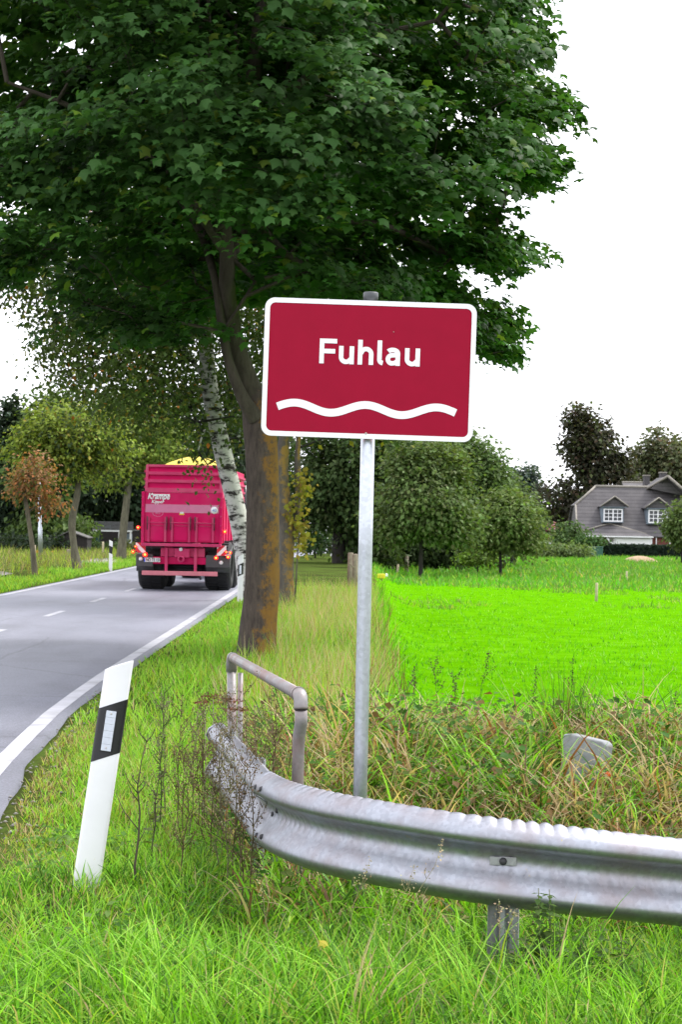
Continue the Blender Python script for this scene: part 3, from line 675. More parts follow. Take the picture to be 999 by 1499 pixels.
# ------------------------------------------------------------------ pipe handrail on the culvert
h0, h1 = P(441, 1021, 8.15), P(340, 962, 10.8)
hb0 = P(437, 1150, 8.2); hb0 = Vector((hb0.x, hb0.y, -.12)); hb1 = Vector((h1.x + .02, h1.y + .03, -.10))
hr = tag(empty('pipe_handrail', hb0), 'bent grey pipe handrail with rusty top beside the crash barrier', 'handrail')
dirv = (h1 - h0).normalized(); mid = P(437, 1100, 8.2)
pts = [Vector((0, 0, 0)), mid - hb0, P(441, 1060, 8.17) - hb0]
el = [h0 + Vector((0, 0, -.055)), h0 + Vector((0, 0, -.02)) + dirv * .008, h0 + dirv * .028 + Vector((0, 0, .004)), h0 + dirv * .075 + Vector((0, 0, .008))]
pts = [Vector(q) for q in smooth_path(pts + [el[0] - hb0], 16)[0]]
MB().tube(pts, [.029 + .001 * math.sin(i) for i in range(16)], 14).build('standard', M['pipe'], hr)
MB().tube([q - hb0 for q in [Vector(a) for a in smooth_path(el, 12)[0]]], .0325, 16).build('elbow', M['pipe'], hr)
MB().tube([el[-1] - hb0 - dirv * .01, el[-1] - hb0 + dirv * .012], .0365, 16).build('weld_collar', M['pipe'], hr)
MB().tube([el[-1] - hb0, h0 + dirv * (h1 - h0).length * .5 + Vector((0, 0, .004)) - hb0, h1 - hb0], .029, 14).build('rail', M['pipe'], hr)
MB().tube([h1 - dirv * .06 - hb0, h1 + Vector((0, .0, -.002)) - hb0, h1 + dirv * .03 + Vector((0, 0, -.03)) - hb0, h1 + dirv * .03 + Vector((0, 0, -.09)) - hb0], .033, 14).build('elbow', M['pipe'], hr)
MB().tube([h1 + dirv * .03 + Vector((0, 0, -.05)) - hb0, hb1 - hb0], .028, 12).build('standard', M['pipe'], hr)
st = P(352, 985, 10.3)
MB().tube([st - hb0, Vector((st.x + .01, st.y, -.1)) - hb0], .016, 8).build('standard', M['pipe'], hr)

# ------------------------------------------------------------------ concrete stones
M['concrete'] = plain('lichened_concrete', (.27, .28, .29), .9, noise=.25, scale=9, bump=.5, dirt=(.20, .17, .12), dirt_amt=.7)
M['lichen_white'] = plain('pale_concrete', (.55, .55, .57), .9, noise=.3, scale=14, bump=.4, dirt=(.25, .2, .13), dirt_amt=.7)
def headwall(a, b, top, th, name, label, mat):
    a = Vector(a); b = Vector(b); root = tag(empty(name, (a.x, a.y, 0)), label, 'concrete block')
    d = (b - a); L = math.hypot(d.x, d.y); az = math.atan2(d.y, d.x); rootM = Matrix.Rotation(az, 4, 'Z')
    g = min(gz(a.x, a.y), gz(b.x, b.y)) - .25
    prof = [(0, g), (L, g), (L, top - .03), (L - .03, top - .012), (.05, top), (0, top - .01)]
    o = MB().prism(prof, 0, th, rootM).build('block', mat, root, .012)
    o.modifiers['bevel'].segments = 3
    return root
ca, cb = P(816, 1084, 11.25), P(880, 1086, 11.05)
hw = headwall(ca, cb, P(818, 1073, 11.2).z, .09, 'headwall_stone', 'grey concrete culvert block half buried in the reedy bank', M['concrete'])
hw.rotation_euler = (0, math.radians(5), 0)

# ------------------------------------------------------------------ marker posts
M['marker_white'] = plain('marker_white_plastic', (.78, .78, .80), .45, noise=.03, scale=4, dirt=(.50, .50, .46), dirt_amt=.35)
M['reflector'] = plain('reflector_lens', (.70, .74, .80), .12, metal=.5, noise=.1, scale=60)
SEC = [(.046, -.042), (.054, -.039), (.059, -.030), (.060, -.018), (.046, .030), (.030, .052), (.012, .060), (-.012, .060), (-.030, .052), (-.046, .030), (-.060, -.018), (-.059, -.030), (-.054, -.039), (-.046, -.042)]
def sleeve(mb, z0, z1, grow, shear0, shear1, cap=False):
    n = len(SEC); V = []
    for z, sh in ((z0, shear0), (z1, shear1)):
        for x, y in SEC: V.append((x * (1 + grow / .06), y * (1 + grow / .05), z + sh * x))
    F = [(k, (k + 1) % n, n + (k + 1) % n, n + k) for k in range(n)]
    mb.add(V, F, True)
    if cap: mb.add([V[n + k] for k in range(n)], [tuple(range(n))], False); mb.add([V[k] for k in range(n)], [tuple(range(n))[::-1]], False)
TS = math.tan(math.radians(27))
def marker_post(loc, rot, label, group, side=1, detail=True):
    root = tag(empty('marker_post', loc, rot), label, 'marker post', group)
    mb = MB(); sleeve(mb, -.25, 1.03, 0, 0, TS * side, True); mb.build('body', M['marker_white'], root, .006 if detail else 0)
    mb = MB(); sleeve(mb, .60, .85, .0015, TS * side, TS * side); mb.build('band', M['black_plastic'], root)
    if detail:
        MB().box(-.029, .025, -.0475, -.0425, .625, .822).build('reflector_frame', M['black_plastic'], root, .002)
        rf = MB(); 
        for k in range(6): rf.box(-.024, .020, -.0505, -.0465, .631 + k * .031, .631 + k * .031 + .0303)
        rf.build('reflector', M['reflector'], root, .001)
        for zz in (.645, .803): MB().lathe([(0, -.0525), (.004, -.052), (.0045, -.048)], 'Y', 8, Matrix.Translation((-.002, 0, zz))).build('screw', M['bolt'], root)
    return root
mp0 = P(127.5, 1285, 8.0); mtop = P(174, 974, 8.0); lean = math.atan2(mtop.x - mp0.x, mtop.z - mp0.z)
mg = Vector((mp0.x - math.tan(lean) * (mp0.z - gz(mp0.x, 8.0)), 8.0, gz(mp0.x, 8.0)))
k_ = (mtop.z - mg.z) / math.cos(lean) / 1.03
m0 = marker_post(mg, (math.radians(-2), lean, math.radians(4)), 'leaning white marker post with black band in the foreground grass', 'roadside marker posts')
m0.scale = (1.02, 1.0, k_)
for (px, py, d, lab, side) in ((351.5, 880, 38.3, 'upright white marker post on the verge behind the big lichened trunk', 1), (161.5, 834, 61, 'white marker post on the far verge between two young trees', -1),
                               (457, 818, 100, 'distant white marker post at the bend right beside the ivy trunk', 1), (485.5, 820, 96, 'distant white marker post at the bend beside the dark tree trunk', 1)):
    q = P(px, py, d); q.z = gz(q.x, q.y)
    marker_post(q, (0, 0, 0), lab, 'roadside marker posts', side, d < 50)

# ------------------------------------------------------------------ tipping trailer and tractor
M['truck_red'] = plain('trailer_red', (.60, .006, .105), .45, noise=.10, scale=2.2, spec=.12, dirt=(.58, .09, .19), dirt_amt=.3)
M['truck_red2'] = plain('faded_red_frame', (.54, .045, .14), .5, noise=.15, scale=3, spec=.15, dirt=(.46, .16, .20), dirt_amt=.4)
M['band_pink'] = plain('faded_pink_band', (.62, .20, .34), .45, noise=.10, scale=3, spec=.12, dirt=(.55, .28, .36), dirt_amt=.5)
M['bumper_pink'] = plain('dusty_bumper', (.60, .18, .22), .6, noise=.15, scale=4)
M['maize'] = plain('yellow_maize_load', (.60, .46, .06), .9, noise=.3, scale=20, bump=.8)
M['plate_blue'] = plain('plate_blue', (.01, .06, .6), .4)
M['ink'] = plain('black_ink', (.02, .02, .025), .5)
def glow(name, c, s):
    m, n, l, b = new_mat(name); b.inputs['Base Color'].default_value = (*c, 1)
    nz = n.new('ShaderNodeTexNoise'); nz.inputs['Scale'].default_value = 40; mr = n.new('ShaderNodeMapRange'); mr.inputs['To Min'].default_value = s * .8; mr.inputs['To Max'].default_value = s * 1.2
    l.new(nz.outputs['Fac'], mr.inputs['Value']); l.new(mr.outputs[0], b.inputs['Emission Strength']); b.inputs['Emission Color'].default_value = (*c, 1)
    return m
M['tail_red'] = glow('lit_tail_lamp', (1.0, .012, .008), 1.0)
M['tail_core'] = glow('lit_lamp_core', (1.0, .36, .05), 1.6)
M['warn'] = None
def stripes():
    m, n, l, b = new_mat('red_white_warning_stripes'); tc = n.new('ShaderNodeTexCoord'); w = n.new('ShaderNodeTexWave')
    w.wave_type = 'BANDS'; w.bands_direction = 'DIAGONAL'; w.inputs['Scale'].default_value = 2.6; w.inputs['Phase Offset'].default_value = 1.0
    r = n.new('ShaderNodeValToRGB'); r.color_ramp.interpolation = 'CONSTANT'; r.color_ramp.elements[0].color = (.8, .8, .82, 1); r.color_ramp.elements[1].position = .5; r.color_ramp.elements[1].color = (.6, .01, .03, 1)
    l.new(tc.outputs['Object'], w.inputs['Vector']); l.new(w.outputs['Color'], r.inputs[0]); l.new(r.outputs[0], b.inputs['Base Color']); b.inputs['Roughness'].default_value = .4
    return m
M['warn'] = stripes()
TK = .01731 * 44.4 / 45
tz = .0125
rear = P(265.5, 864, 44.4); rear.z = tz
tr = tag(empty('tipping_trailer', rear, (0, 0, math.radians(-1.2))), 'red high-sided tipping trailer loaded with yellow crop driving away', 'trailer')
def X(px): return (px - 265.5) * TK
def Z(py): return (865.5 - py) * TK
xl, xr = X(206.5), X(322.5)
ztop, zbot = Z(722), Z(795)
LEN = 7.2
# tub
tub = MB()
for sx, x in ((-1, xl), (1, xr)):
    o_ = .05 * sx
    tub.box(min(x, x - o_), max(x, x - o_), .06, LEN, zbot, ztop)
    tub.box(min(x, x + .02 * sx), max(x, x + .02 * sx), .10, LEN, ztop - .10, ztop + .02)
    for k in range(9): tub.box(min(x, x + .035 * sx), max(x, x + .035 * sx), .3 + k * .83, .42 + k * .83, zbot, ztop - .11)
tub.box(xl + .05, xr - .05, .08, LEN, zbot, zbot + .06); tub.box(xl + .05, xr - .05, LEN - .06, LEN - .002, zbot + .06, ztop)
tub.build('tub', M['truck_red'], tr)
MB().box(xl + .052, xr - .052, -.02, .05, zbot + .012, ztop - .006).build('tailgate', M['truck_red'], tr, .008)
MB().box(xl + .07, xr - .07, -.026, -.0215, Z(751.5), Z(739.5)).build('faded_band', M['band_pink'], tr)
for x0, x1 in ((xl - .025, xl + .05), (xr - .05, xr + .025)):
    MB().box(x0, x1, -.05, .055, zbot - .02, ztop + .01).build('corner_post', M['truck_red'], tr, .008)
    for zz in np.linspace(zbot + .2, ztop - .12, 5): MB().box((x0 + x1) / 2 - .012, (x0 + x1) / 2 + .012, -.066, -.048, zz - .02, zz + .02).build('hinge_pin', M['truck_red2'], tr)
# raised extension boards: the rear one leans inwards, ribbed
def ext(px0, px1, y0, y1, mat, name, proud=0):
    """strip of the leaning rear board between two pixel heights"""
    def pt(px, py, back): t = (722 - py) / 41; return (X(px) + .0 * t, .02 + .16 * t + back, Z(py))
    V = [pt(px0, y0, -proud), pt(px1, y0, -proud), pt(px1, y1, -proud), pt(px0, y1, -proud), pt(px0, y0, .03), pt(px1, y0, .03), pt(px1, y1, .03), pt(px0, y1, .03)]
    return MB().add(V, [(0, 1, 2, 3), (7, 6, 5, 4), (0, 4, 5, 1), (1, 5, 6, 2), (2, 6, 7, 3), (3, 7, 4, 0)]).build(name, mat, tr)
ext(211, 320, 722, 681, M['truck_red'], 'rear_board')
for a, b in ((684.5, 681), (696, 691.5), (707.5, 703), (722, 715.5)): ext(210.5, 320.5, a, b, M['truck_red2'], 'rib', .045)
for a, b in ((209.5, 213), (318.5, 322)): ext(a, b, 721, 681.5, M['truck_red2'], 'board_post', .055)
for sx, x in ((-1, X(211)), (1, X(320))):
    sb = MB().box(min(x, x + .04 * sx), max(x, x + .04 * sx), .2, LEN, ztop + .021, Z(682)); sb.build('side_board', M['truck_red'], tr)
    for k in range(3): MB().box(min(x + .041 * sx, x + .08 * sx), max(x + .041 * sx, x + .08 * sx), .2, LEN, ztop + .1 + k * .2, ztop + .16 + k * .2).build('rib', M['truck_red2'], tr)
# load
nx, ny = 26, 46; LV = []
for j in range(ny):
    for i in range(nx):
        u, v = i / (nx - 1) * 2 - 1, j / (ny - 1) * 2 - 1
        LV.append((X(211) + .06 + (i / (nx - 1)) * (X(320) - X(211) - .12), .3 + (j / (ny - 1)) * (LEN - .4), Z(688) + .42 * (1 - u * u) ** .8 * (1 - v * v) ** .7 + .03 * random.random()))
link('load', np_mesh('load', LV, [grid_faces(ny, nx)], smooth=True), M['maize'], tr)
# three grain hatches with guide rods
for a, b in ((216, 240.6), (250.4, 275.6), (286, 310.4)):
    MB().box(X(a + 2), X(b - 2), -.034, -.0215, zbot + .05, Z(764)).build('grain_hatch', M['truck_red'], tr, .006)
    for q in (a, b): MB().box(X(q) - .028, X(q) + .028, -.075, -.0215, zbot + .005, Z(758)).build('guide_bar', M['truck_red2'], tr, .006)
    MB().tube([(X(a) - .05, -.085, Z(766)), (X(b) + .05, -.085, Z(766.5))], .012, 6).build('rod', M['truck_red2'], tr)
    MB().tube([(X(a) + .05, -.045, Z(770.5)), (X(b) - .05, -.045, Z(771))], .008, 6).build('rod', M['truck_red2'], tr)
    for q in (a - 2, b + 2): MB().tube([(X(q), -.085, Z(757)), (X(q), -.085, Z(777))], .012, 6).build('rod', M['dark_steel'], tr)
MB().box(xl - .02, xr + .01, -.09, .06, zbot - .10, zbot - .022).build('sill', M['truck_red2'], tr, .01)
# chassis
ch = MB()
ch.box(-.55, .55, .10, .24, Z(816), Z(803)); ch.box(-.47, -.30, .2, LEN + .4, Z(816), Z(801)); ch.box(.30, .47, .2, LEN + .4, Z(816), Z(801))
ch.build('chassis_frame', M['truck_red2'], tr, .01)
for q in (242, 285): MB().box(X(q) - .035, X(q) + .035, .02, .12, Z(838), Z(803)).build('bumper_strut', M['truck_red2'], tr, .006)
MB().box(X(220), X(318), .125, .20, Z(827), Z(816.5)).build('cross_beam', M['truck_red'], tr, .01)
MB().box(X(207), X(318), -.04, .04, Z(843.5), Z(837)).build('bumper_bar', M['bumper_pink'], tr, .012)
MB().box(X(254), X(276), .02, .22, Z(817), Z(804)).build('hitch_plate', M['truck_red2'], tr, .01)
MB().lathe([(.05, -.05), (.085, -.05), (.085, .04), (.05, .04), (.05, -.05)], 'Y', 18, Matrix.Translation((X(264), .0, Z(819)))).build('hitch_ring', M['truck_red2'], tr)
MB().lathe([(.0, -.015), (.045, -.015), (.045, .01)], 'Y', 14, Matrix.Translation((X(263.5), .0, Z(805)))).build('hitch_label', M['white_paint'], tr)
MB().box(X(215), X(310), .5, .9, Z(826), Z(801)).build('tank_unit', M['dark_steel'], tr, .02)
MB().box(X(222), X(300), 1.0, 6.5, Z(842), Z(812)).build('underbody', M['dark_steel'], tr, .02)
for zz in (831, 836): MB().tube([(X(216), 1.0, Z(zz)), (X(310), 1.0, Z(zz))], .06, 10).build('axle_tube', M['dark_steel'], tr)
MB().tube([(X(290), .1, Z(838)), (X(291), .12, Z(845)), (X(293), .1, Z(849))], [.03, .04, .02], 8).build('drain_valve', M['dark_steel'], tr)
# mudguards, warning boards, lamps
for a, b, g_ in ((197, 222, 0), (300, 335.5, 1)):
    gd = MB(); R_ = .70
    for k in range(9):
        a0, a1 = math.radians(-20 + 25 * k), math.radians(-20 + 25 * (k + 1))
    V = []
    for k in range(11):
        th = math.radians(-8 + 19.6 * k)
        for x_ in (X(a), X(b)): V.append((x_, 1.0 - R_ * math.cos(th) * 1.12, Z(833.5) + R_ * math.sin(th) * .82))
    gd.add(V, [(2 * k, 2 * k + 1, 2 * k + 3, 2 * k + 2) for k in range(10)], True)
    o = gd.build('mudguard', M['grey_guard'], tr); sm = o.modifiers.new('thick', 'SOLIDIFY'); sm.thickness = .03
    MB().box(X(a), X(b), .10, .14, Z(831), Z(813)).build('mudflap', M['grey_guard'], tr, .01)
for a, b, sgn, yy in ((197, 211.5, 1, 0), (316.5, 330, -1, 0)):
    w_ = (X(b) - X(a)) / 2
    o = MB().box(-w_, w_, -.012, .012, -.125, .125).build('warning_board', M['warn'], tr)
    o.location = ((X(a) + X(b)) / 2, .03, Z(803.5 if sgn > 0 else 806)); o.scale = (sgn, 1, 1)
    MB().tube([(o.location.x, .05, o.location.z), (o.location.x, .14, o.location.z - .1)], .015, 6).build('bracket', M['dark_steel'], tr)
def lamp(px, py, r, y=-.04):
    o = MB().lathe([(r * .45, -.034), (r * .85, -.028), (r, -.008), (r, .03), (0, .03)], 'Y', 16).build('tail_lamp', M['tail_red'], tr); o.location = (X(px), y, Z(py))
    c = MB().lathe([(0, -.038), (r * .35, -.037), (r * .5, -.03)], 'Y', 12).build('lamp_core', M['tail_core'], o)
for a in ((200.6, 774, .045), (193.8, 809.5, .042), (211.5, 813.5, .06), (328, 778, .048), (336.5, 808.7, .036), (333.3, 815, .045), (315.8, 816.5, .05), (197.6, 802, .03), (330.2, 807.7, .028)): lamp(*a)
for a, b in (((194, 809.5), (204, 809.5)), ((200.6, 774), (207, 774)), ((328, 778), (321, 778)), ((336.5, 809), (326, 810)), ((333.5, 815), (326, 815)), ((330, 807.7), (326, 808)), ((197.6, 802), (200, 803))):
    MB().tube([(X(a[0]), -.02, Z(a[1])), (X(b[0]), .08, Z(b[1]))], .014, 6).build('lamp_stalk', M['dark_steel'], tr)
for a in ((204, 820), (322.5, 823.5)): o = MB().lathe([(0, -.02), (.045, -.018), (.05, 0), (0, .0)], 'Y', 14).build('reflector', M['white_paint'], tr); o.location = (X(a[0]), .095, Z(a[1]))
# number plate
pl = MB().box(X(209), X(233), .07, .085, Z(824.2), Z(818.2)).build('number_plate', M['white_paint'], tr)
MB().box(X(209.1), X(211), .067, .0695, Z(824), Z(818.4)).build('plate_stripe', M['plate_blue'], pl)
def text(body, size, loc, mat, parent, name='lettering', shear=0.0, bold=0.0, width=None):
    cu = bpy.data.curves.new('t', 'FONT'); cu.body = body; cu.size = size; cu.shear = shear; cu.offset = bold; cu.extrude = .002; cu.align_x = 'LEFT'
    t = bpy.data.objects.new('t', cu); col.objects.link(t); bpy.context.view_layer.update()
    me = bpy.data.meshes.new_from_object(t.evaluated_get(bpy.context.evaluated_depsgraph_get())); bpy.data.objects.remove(t)
    o = link(name, me, mat, parent)
    sx = width / (max(v.co.x for v in me.vertices) - min(v.co.x for v in me.vertices)) if width else 1
    o.location = loc; o.rotation_euler = (math.pi / 2, 0, 0); o.scale = (sx, 1, 1)
    return o
text('NO TE 151', .11, (X(212), .066, Z(823.3)), M['ink'], pl, bold=.002, width=X(232.4) - X(212))
# lettering on the tailgate
text('Krampe', .215, (X(213.3), -.0305, Z(732)), M['white_paint'], tr, shear=.3, bold=.004, width=X(246) - X(213.3))
text('Kipper', .115, (X(219), -.0305, Z(738)), M['white_paint'], tr, shear=.3, bold=.002, width=X(238) - X(219))
MB().box(X(219.5), X(246), -.030, -.0215, Z(726.2), Z(724.7)).build('logo_bar', M['white_paint'], tr)
dk = MB().lathe([(0, -.032), (.088, -.031), (.09, -.0215)], 'Y', 24, Matrix.Translation((X(311.8), 0, Z(747)))).build('speed_disc', M['white_paint'], tr)
M['blue_ink'] = plain('faded_blue_print', (.25, .33, .6), .5)
text('40', .10, (X(311.8) - .055, -.034, Z(749.2)), M['blue_ink'], dk, bold=.002, width=.11)
mb = MB()
for k in range(28):
    a0, a1 = 2 * math.pi * k / 28, 2 * math.pi * (k + 1) / 28
    mb.add([(X(229) + rr * 1.55 * math.cos(a), -.0235, Z(752.5) + rr * math.sin(a)) for rr, a in ((.078, a0), (.078, a1), (.088, a1), (.088, a0))], [(0, 1, 2, 3)])
mb.build('oval_badge', M['band_pink'], tr)
text('W.C', .07, (X(225), -.0245, Z(753.8)), M['band_pink'], tr, name='badge_lettering', bold=.003, width=X(233) - X(225))
MB().box(X(260.5), X(268), -.026, -.0215, Z(754.5), Z(752.7)).build('sticker', plain('sticker_yellow', (.75, .60, .03), .5), tr)
MB().box(X(261.5), X(267), -.026, -.0215, Z(752.6), Z(750.2)).build('sticker', M['white_paint'], tr)
# wheels
def wheel(parent, x, y, r, w, label=None):
    prof = [(r * .55, -w / 2 + .03), (r * .62, -w / 2), (r * .86, -w / 2), (r * .965, -w / 2 + .05), (r, -w / 2 + .12), (r, w / 2 - .12), (r * .965, w / 2 - .05), (r * .86, w / 2), (r * .62, w / 2), (r * .55, w / 2 - .03)]
    wh = empty('wheel', (x, y, r)); wh.parent = parent
    MB().lathe(prof, 'X', 36).build('tyre', M['rubber'], wh)
    MB().lathe([(0, -.02), (r * .2, -.02), (r * .25, -w * .2), (r * .55, -w * .38), (r * .56, w * .38), (r * .25, w * .2), (r * .2, .02), (0, .02)], 'X', 24).build('rim', M['truck_red2'], wh)
    tb = MB()
    for k in range(30):
        a = 2 * math.pi * k / 30
        for s_ in (-1, 1):
            Mx = Matrix.Rotation(a + (.05 if s_ > 0 else 0), 4, 'X')
            tb.box(min(.02 * s_, (w / 2 - .08) * s_), max(.02 * s_, (w / 2 - .08) * s_), -.022, .022, r - .01, r + .018, Mx)
    tb.build('tread', M['rubber'], wh)
for y_, r_ in ((.98, .62), (2.75, .62)):
    for x_ in (X(197) + .335, X(335) - .335): wheel(tr, x_, y_, r_, .66)
MB().tube([(0, LEN + .3, Z(815)), (0, LEN + 1.7, .75)], .09, 10).build('drawbar', M['truck_red2'], tr)

M['tractor_green'] = plain('tractor_dark_paint', (.03, .05, .035), .35, coat=.3)
M['cab_glass'] = plain('cab_glass', (.02, .025, .03), .08, noise=.05)
tl = rear + Vector((.32, LEN + 3.2, 0))
tt = tag(empty('tractor', tl, (0, 0, math.radians(-2))), 'dark tractor towing the red trailer with black rear mudguard showing', 'tractor')
for x_ in (-.98, .98):
    wheel(tt, x_, 0, .90, .62); wheel(tt, x_ * .95, 2.7, .68, .5)
    V = []
    for k in range(9):
        th = math.radians(10 + 20 * k)
        for xx in (x_ - .34, x_ + .34): V.append((xx, -1.02 * math.cos(th), .9 + 1.02 * math.sin(th)))
    o = MB().add(V, [(2 * k, 2 * k + 1, 2 * k + 3, 2 * k + 2) for k in range(8)], True).build('mudguard', M['black_plastic'], tt); o.modifiers.new('thick', 'SOLIDIFY').thickness = .04
MB().box(-.45, .45, -.6, 3.4, .65, 1.35).build('body', M['tractor_green'], tt, .05)
MB().box(-.40, .40, .95, 3.5, 1.352, 1.85).build('bonnet', M['tractor_green'], tt, .12)
MB().prism([(-.75, 1.36), (.75, 1.36), (.80, 2.0), (.70, 2.85), (-.70, 2.85), (-.80, 2.0)], -.7, .9).build('cab', M['cab_glass'], tt, .05)
MB().box(-.78, .78, -.8, 1.0, 2.855, 3.0).build('cab_roof', M['tractor_green'], tt, .06)
for x_ in (-.78, .78):
    MB().tube([(x_, -.72, 1.4), (x_ * .93, -.72, 2.86)], .05, 8).build('cab_pillar', M['black_plastic'], tt)
    o = MB().box(-.14, .14, -.01, .01, -.14, .14).build('warning_board', M['warn'], tt); o.location = (x_ * 1.42, -1.05, 1.62)
    MB().tube([(x_ * 1.3, -1.0, 1.45), (x_ * 1.42, -1.04, 1.6)], .02, 6).build('bracket', M['black_plastic'], tt)

# ------------------------------------------------------------------ the house across the meadow
def tiles_mat(name, c0, c1, row=.34, colw=.30):
    m, n, l, b = new_mat(name); tc = n.new('ShaderNodeTexCoord'); sp = n.new('ShaderNodeSeparateXYZ'); l.new(tc.outputs['Object'], sp.inputs[0])
    def saw(sock, per):
        d = n.new('ShaderNodeMath'); d.operation = 'DIVIDE'; d.inputs[1].default_value = per; l.new(sock, d.inputs[0])
        f = n.new('ShaderNodeMath'); f.operation = 'FRACT'; l.new(d.outputs[0], f.inputs[0]); return f.outputs[0]
    a, c = saw(sp.outputs['Z'], row), saw(sp.outputs['X'], colw)
    nz = n.new('ShaderNodeTexNoise'); nz.inputs['Scale'].default_value = 1.2; nz.inputs['Detail'].default_value = 7; l.new(tc.outputs['Object'], nz.inputs['Vector'])
    r = n.new('ShaderNodeValToRGB'); r.color_ramp.elements[0].position = .3; r.color_ramp.elements[1].position = .7; r.color_ramp.elements[0].color = (*c0, 1); r.color_ramp.elements[1].color = (*c1, 1); l.new(nz.outputs['Fac'], r.inputs[0])
    r2 = n.new('ShaderNodeValToRGB'); r2.color_ramp.elements[0].position = .0; r2.color_ramp.elements[0].color = (.35, .35, .35, 1); r2.color_ramp.elements[1].position = .35; r2.color_ramp.elements[1].color = (1, 1, 1, 1); l.new(a, r2.inputs[0])
    mx = n.new('ShaderNodeMixRGB'); mx.blend_type = 'MULTIPLY'; mx.inputs[0].default_value = .8; l.new(r.outputs[0], mx.inputs[1]); l.new(r2.outputs[0], mx.inputs[2]); l.new(mx.outputs[0], b.inputs['Base Color'])
    ad = n.new('ShaderNodeMath'); ad.operation = 'ADD'; l.new(a, ad.inputs[0]); l.new(c, ad.inputs[1])
    bp = n.new('ShaderNodeBump'); bp.inputs['Strength'].default_value = .7; bp.inputs['Distance'].default_value = .05; l.new(ad.outputs[0], bp.inputs['Height']); l.new(bp.outputs[0], b.inputs['Normal'])
    b.inputs['Roughness'].default_value = .7
    return m
M['roof_tile'] = tiles_mat('brown_grey_roof_tiles', (.068, .062, .066), (.105, .097, .10))
M['ridge'] = plain('ridge_tiles', (.24, .22, .19), .8, noise=.25, scale=2)
M['chimney'] = plain('dark_chimney', (.07, .065, .068), .9, noise=.2)
M['brick_red'] = plain('red_brick_wall', (.16, .05, .04), .9, noise=.3, scale=5)
M['house_white'] = plain('white_render', (.74, .74, .76), .7, noise=.04)
M['blue_grey'] = plain('blue_grey_cladding', (.16, .20, .24), .7, noise=.1)
M['pane'] = plain('dark_window_glass', (.02, .025, .03), .06, noise=.1)
HD = 165.0; hs = HD / FPX
h_c = P(920, 790, HD); HG = -1.0
house = tag(empty('country_house', (h_c.x, HD, HG)), 'low country house with brown tiled roof and two white dormer windows', 'house')
def hx(px): return (px - 920) * hs
def hz(py): return P(920, py, HD).z - HG
def plane(name, pts, mat, parent, th=.12):
    o = MB().add(pts, [tuple(range(len(pts)))]).build(name, mat, parent); o.modifiers.new('thick', 'SOLIDIFY').thickness = th; return o
zE, zB, zR = hz(785), hz(740), hz(711.5); yR = 4.2
def yz(z): return yR * (z - zE) / (zR - zE)
xL, xB, xC, xE = hx(846), hx(848), hx(881), hx(1060)
roof = plane('roof', [(xL, 0, zE), (xE, 0, zE), (xE, yR, zR), (xC, yR, zR), (xB, yz(zB), zB)], M['roof_tile'], house)
plane('roof_back', [(xE, 2 * yR, zE), (xL, 2 * yR, zE), (xB, 2 * yR - yz(zB), zB), (xC, yR + .02, zR), (xE, yR + .02, zR)], M['roof_tile'], house)
plane('half_hip', [(xB - .02, yz(zB), zB), (xC - .02, yR, zR), (xB - .02, 2 * yR - yz(zB), zB)], M['roof_tile'], house)
MB().tube([(xC, yR, zR + .04), (xE, yR, zR + .04)], .13, 8).build('ridge_cap', M['ridge'], roof)
MB().tube([(xB, yz(zB), zB + .04), (xC, yR, zR + .04)], .11, 8).build('ridge_cap', M['ridge'], roof)
MB().tube([(xL, -.02, zE + .02), (xB, yz(zB) - .02, zB + .02)], .09, 8).build('verge_cap', M['ridge'], roof)
MB().box(xL + .5, xE, .5, 2 * yR - .5, 0, zE - .05).build('wall', M['brick_red'], house)
MB().prism([(.5, 0), (2 * yR - .5, 0), (2 * yR - .5, zE), (2 * yR - yz(zB), zB - .1), (yz(zB), zB - .1), (.5, zE)], xL + .3, xL + .45, Matrix(((0, 1, 0, 0), (1, 0, 0, 0), (0, 0, 1, 0), (0, 0, 0, 1)))).build('gable_wall', M['roof_tile'], house)
# cross gable on the right, its ridge running towards the viewer
xg, zg = hx(981), hz(696)
cg = plane('cross_roof', [(hx(958), yR - .2, hz(714)), (xg, 1.2, zg), (xg, yR + 3, zg), (hx(958), yR + 3, hz(714))], M['roof_tile'], house)
plane('cross_roof', [(xg + .02, 1.2, zg), (hx(1012), .6, hz(724)), (hx(1012), yR + 3, hz(724)), (xg + .02, yR + 3, zg)], M['roof_tile'], house)
plane('cross_gable', [(hx(959), 2.4, hz(714)), (hx(1010), 2.4, hz(724)), (xg, 2.4, zg - .1)], M['roof_tile'], house)
for a, b in (((hx(958), yR - .2, hz(713.5)), (xg, 1.2, zg + .05)), ((xg, 1.2, zg + .05), (hx(1012), .6, hz(723.5)))): MB().tube([a, b], .12, 8).build('verge_cap', M['ridge'], cg)
rb = plane('rear_roof', [(hx(936), yR + 4, hz(713)), (hx(1010), yR + 4, hz(713)), (hx(1010), yR + 7, hz(702)), (hx(938), yR + 7, hz(702))], M['roof_tile'], house)
MB().tube([(hx(938), yR + 7, hz(701.5)), (hx(1010), yR + 7, hz(701.5))], .12, 8).build('ridge_cap', M['ridge'], rb)
for a, b, c in ((968, 976, 692), (993, 1002, 687)):
    o = MB().box(hx(a), hx(b), yR + 5, yR + 6, hz(712), hz(c)).build('chimney', M['chimney'], house)
    MB().box(hx(a) - .06, hx(b) + .06, yR + 4.94, yR + 6.06, hz(c) + .005, hz(c) + .12).build('chimney_cap', M['ridge'], o)
